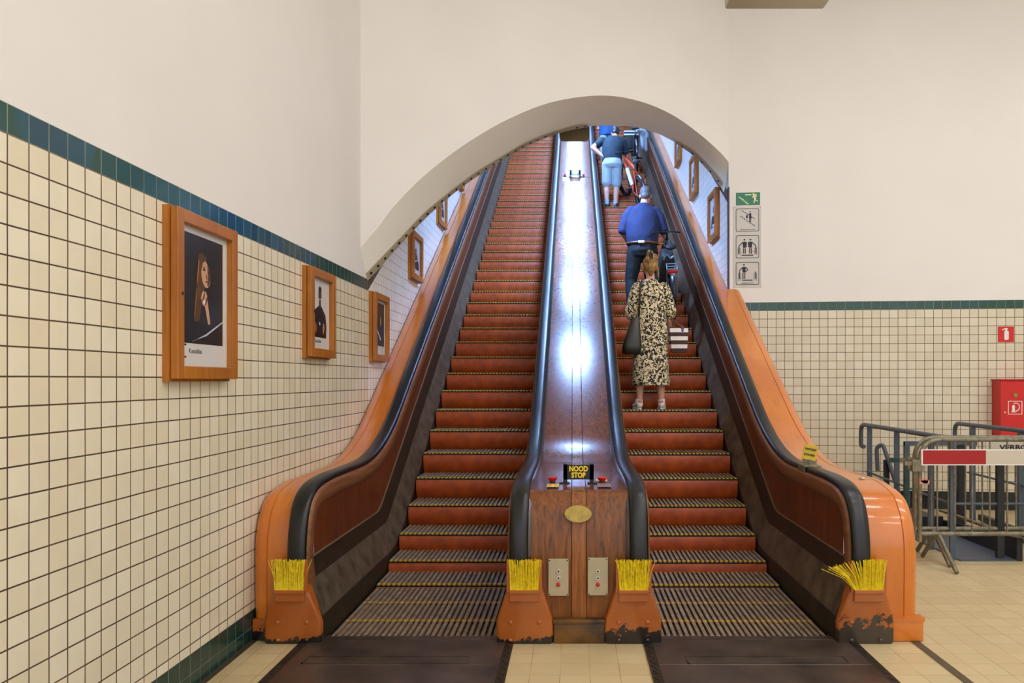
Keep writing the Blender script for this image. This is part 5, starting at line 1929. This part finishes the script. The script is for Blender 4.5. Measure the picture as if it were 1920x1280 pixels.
blob('trousers', [('l', [(0, 0, 0.72, 0.185, 0.14), (0, 0, 0.96, 0.18, 0.14)]), ('p', [((-0.095, 0, 0.80), 0.10), ((-0.10, 0.0, 0.10), 0.07)]), ('p', [((0.095, 0, 0.80), 0.10), ((0.10, 0.0, 0.10), 0.07)])], 0.010, M['pale_denim'], b, 2, fold=0.012)
blob('hair', [('e', (0, 0.08, 1.67), (0.083, 0.10, 0.09))], 0.009, M['hair_dark'], b, 1)
for s in (-1, 1):
    shoe(b, s * 0.10, -0.02, M['black'], M['sneaker'], 0.28, -s * 8)

# ------------------------------------------------------------------ bicycles
def bicycle(loc, yaw, lean, frame_m, label, tyre_r=0.024, pitch=30, accent=None, lights=None, seat=0.90, fender=False):
    r = empty('bicycle', loc, label, 'bicycle', 'bicycles on the escalator')
    r.rotation_euler = (Matrix.Rotation(math.radians(yaw), 3, 'Z') @ Matrix.Rotation(math.radians(pitch), 3, 'X') @ Matrix.Rotation(math.radians(lean), 3, 'Y')).to_euler()
    R_ = 0.335
    for nm, y, steer in (('rear_wheel', 0.0, 0), ('front_wheel', 1.06, 6)):
        q = Matrix.Rotation(math.radians(steer), 3, 'Z')
        bm = bmesh.new()
        pts = [Vector((0, y, R_)) + q @ Vector((0, (R_ - tyre_r) * math.cos(2 * math.pi * k / 40), (R_ - tyre_r) * math.sin(2 * math.pi * k / 40))) for k in range(40)]
        tube(bm, pts, tyre_r, 10, closed=True)
        wh = finish(nm, bm, M['tyre'], r)
        bm = bmesh.new()
        pts = [Vector((0, y, R_)) + q @ Vector((0, (R_ - tyre_r * 2.0) * math.cos(2 * math.pi * k / 40), (R_ - tyre_r * 2.0) * math.sin(2 * math.pi * k / 40))) for k in range(40)]
        tube(bm, pts, 0.009, 6, closed=True)
        finish('rim', bm, accent or M['bike_black'], wh)
        bm = bmesh.new()
        cyl(bm, Vector((0, y, R_)) + q @ Vector((-0.05, 0, 0)), Vector((0, y, R_)) + q @ Vector((0.05, 0, 0)), 0.022, n=10)
        for k in range(20):
            a = 2 * math.pi * k / 20
            sgn = 0.03 if k % 2 else -0.03
            tube(bm, [Vector((0, y, R_)) + q @ Vector((sgn, 0.02 * math.cos(a), 0.02 * math.sin(a))), Vector((0, y, R_)) + q @ Vector((0, (R_ - tyre_r * 2) * math.cos(a + 0.2), (R_ - tyre_r * 2) * math.sin(a + 0.2)))], 0.0015, 4)
        finish('spokes', bm, M['galv'], wh)
    BB, ST, HT, HB = (0, 0.43, 0.29), (0, 0.27, 0.76), (0, 0.86, 0.80), (0, 0.90, 0.68)
    bm = bmesh.new()
    cyl(bm, BB, ST, 0.017, n=10)
    cyl(bm, ST, HT, 0.018, n=10)
    cyl(bm, BB, HB, 0.022, n=10)
    cyl(bm, (0, 0.85, 0.84), (0, 0.91, 0.66), 0.021, n=12)
    for s in (-1, 1):
        tube(bm, [(s * 0.03, 0.40, 0.30), (s * 0.062, 0.0, R_)], 0.010, 8)
        tube(bm, [(s * 0.02, 0.28, 0.72), (s * 0.062, 0.0, R_)], 0.009, 8)
    finish('frame', bm, frame_m, r)
    bm = bmesh.new()
    for s in (-1, 1):
        tube(bm, arc_pts([(s * 0.02, 0.91, 0.68), (s * 0.05, 0.94, 0.60), (s * 0.055, 1.06, R_)], 0.04, 4), 0.013, 8)
    finish('fork', bm, M['bike_black'], r)
    bm = bmesh.new()
    cyl(bm, (0, 0.85, 0.84), (0, 0.83, 0.93), 0.015, n=10)
    tube(bm, arc_pts([(-0.22, 0.70, 0.96), (-0.12, 0.82, 0.94), (0, 0.86, 0.92), (0.09, 0.88, 0.92), (0.16, 0.82, 0.93)], 0.06, 4), 0.011, 8)
    hb = finish('handlebar', bm, M['bike_black'], r)
    for s in (-1, 1):
        bm = bmesh.new()
        cyl(bm, (-0.17, 0.755, 0.955) if s < 0 else (0.115, 0.855, 0.925), (-0.225, 0.695, 0.961) if s < 0 else (0.17, 0.812, 0.932), 0.017, n=10)
        finish('grip', bm, M['tyre'], hb)
    bm = bmesh.new()
    cyl(bm, ST, (0, 0.225, seat), 0.013, n=10)
    finish('seat_post', bm, M['bike_blue'], r)
    blob('saddle', [('e', (0, 0.15, seat + 0.02), (0.075, 0.08, 0.032)), ('c', (0, 0.17, seat + 0.02), (0, 0.36, seat + 0.015), 0.035, 0.02)], 0.008, M['tyre'], r, 2)
    bm = bmesh.new()
    cyl(bm, (-0.06, *BB[1:]), (0.06, *BB[1:]), 0.02, n=10)
    for s in (-1, 1):
        cyl(bm, (s * 0.06, 0.43, 0.29), (s * 0.075, 0.43 + s * 0.12, 0.29 - s * 0.11), 0.011, n=8)
        box(bm, (s * 0.12, 0.43 + s * 0.12, 0.29 - s * 0.11), (0.085, 0.06, 0.018))
    pts = [(0.05, 0.43 + 0.085 * math.cos(2 * math.pi * k / 24), 0.29 + 0.085 * math.sin(2 * math.pi * k / 24)) for k in range(24)]
    tube(bm, pts, 0.006, 6, closed=True)
    finish('crankset', bm, M['dark'], r)
    if fender:
        bm = bmesh.new()
        tube(bm, [(0, (R_ + 0.015) * math.cos(a), R_ + (R_ + 0.015) * math.sin(a)) for a in [math.radians(20 + 9 * k) for k in range(19)]], 0.026, 8)
        finish('mudguard', bm, M['bike_black'], r)
    return r
def inc(Y):
    return T * (Y - YB)
# bicycle of the navy T-shirt man, with rack, lamp and a dark bag
b1 = bicycle((1.31, 10.10, inc(10.10) + 0.02), -2, -3, M['bike_black'], 'black bicycle with rear rack and red reflector, pushed by the man in the navy T-shirt', seat=0.95, fender=True)
bm = bmesh.new()
for s in (-1, 1):
    tube(bm, arc_pts([(s * 0.07, 0.0, 0.34), (s * 0.065, -0.02, 0.74), (s * 0.06, 0.30, 0.75)], 0.03, 3), 0.007, 6)
for y in (-0.06, 0.03, 0.12, 0.21):
    tube(bm, [(-0.065, y, 0.75), (0.065, y, 0.75)], 0.007, 6)
finish('luggage_rack', bm, M['bike_blue'], b1)
bm = bmesh.new()
box(bm, (0.0, -0.085, 0.72), (0.12, 0.025, 0.042))
bevel(bm, 0.006, 2)
finish('red_reflector', bm, M['red'], b1, smooth=0)
bm = bmesh.new()
tube(bm, [(0.0, -0.08, 0.70), (0.01, -0.16, 0.52), (0.02, -0.20, 0.36)], 0.028, 8, rads=[0.035, 0.030, 0.022])
finish('mudguard_flap', bm, M['bike_blue'], b1)
bg = empty('pannier_bag', (1.20, 10.16, inc(10.16) + 0.50), 'dark cloth pannier on the rack of the bicycle beside the man in the navy T-shirt', 'bag')
bg.rotation_euler = (math.radians(28), math.radians(6), 0)
bm = bmesh.new()
bbox(bm, (-0.12, -0.17, -0.06), (0.11, 0.17, 0.42))
for v in bm.verts:
    if v.co.z > 0.2:
        v.co.x *= 0.75
bevel(bm, 0.045, 3)
finish('bag_body', bm, M['bag'], bg, smooth=50)
bm = bmesh.new()
tube(bm, spline([(-0.06, -0.165, 0.36), (-0.03, -0.185, 0.44), (0.02, -0.19, 0.40), (0.06, -0.18, 0.43), (0.09, -0.16, 0.36)], 4), 0.012, 6)
finish('buckle_strap', bm, M['bike_blue'], bg)
# orange bicycle beside the man in shorts
b2 = bicycle((1.26, 14.05, inc(14.05) + 0.02), 15, -14, M['bike_orange'], 'orange framed bicycle with fat tyres leaning beside the man in shorts', tyre_r=0.036, fender=True, accent=M['dark'])
bm = bmesh.new()
cyl(bm, (0, 0.52, 0.37), (0, 0.80, 0.61), 0.036, n=14)
finish('bottle', bm, M['sneaker'], b2)
# third bicycle with panniers
b3 = bicycle((1.36, 16.45, inc(16.45) + 0.02), 0, -3, M['bike_black'], 'dark bicycle with striped pannier high up the right escalator, ahead of the orange one', fender=True)
bg = empty('pannier_bag', (1.28, 16.5, inc(16.5) + 0.48), 'black pannier with white bands at the top of the right escalator', 'bag')
bm = bmesh.new()
bbox(bm, (-0.19, -0.14, 0.0), (0.12, 0.16, 0.42))
bevel(bm, 0.04, 2)
finish('bag_body', bm, M['bag'], bg, smooth=50)
for z in (0.30, 0.37):
    bm = bmesh.new()
    bbox(bm, (-0.194, -0.146, z), (0.124, -0.10, z + 0.03))
    finish('white_band', bm, M['sneaker'], bg, smooth=0)
gj = empty('folded_jacket', (1.47, 16.45, inc(16.45) + 0.50), 'pale grey jacket draped over the right side of the topmost bicycle', 'jacket')
blob('cloth', [('e', (-0.02, 0, 0.40), (0.13, 0.13, 0.07)), ('p', [((0.0, -0.06, 0.38), 0.055), ((0.02, -0.08, 0.02), 0.042)]), ('p', [((0.075, -0.04, 0.36), 0.052), ((0.09, -0.06, 0.0), 0.040)])], 0.009, M['greycloth'], gj, 3, fold=0.02)
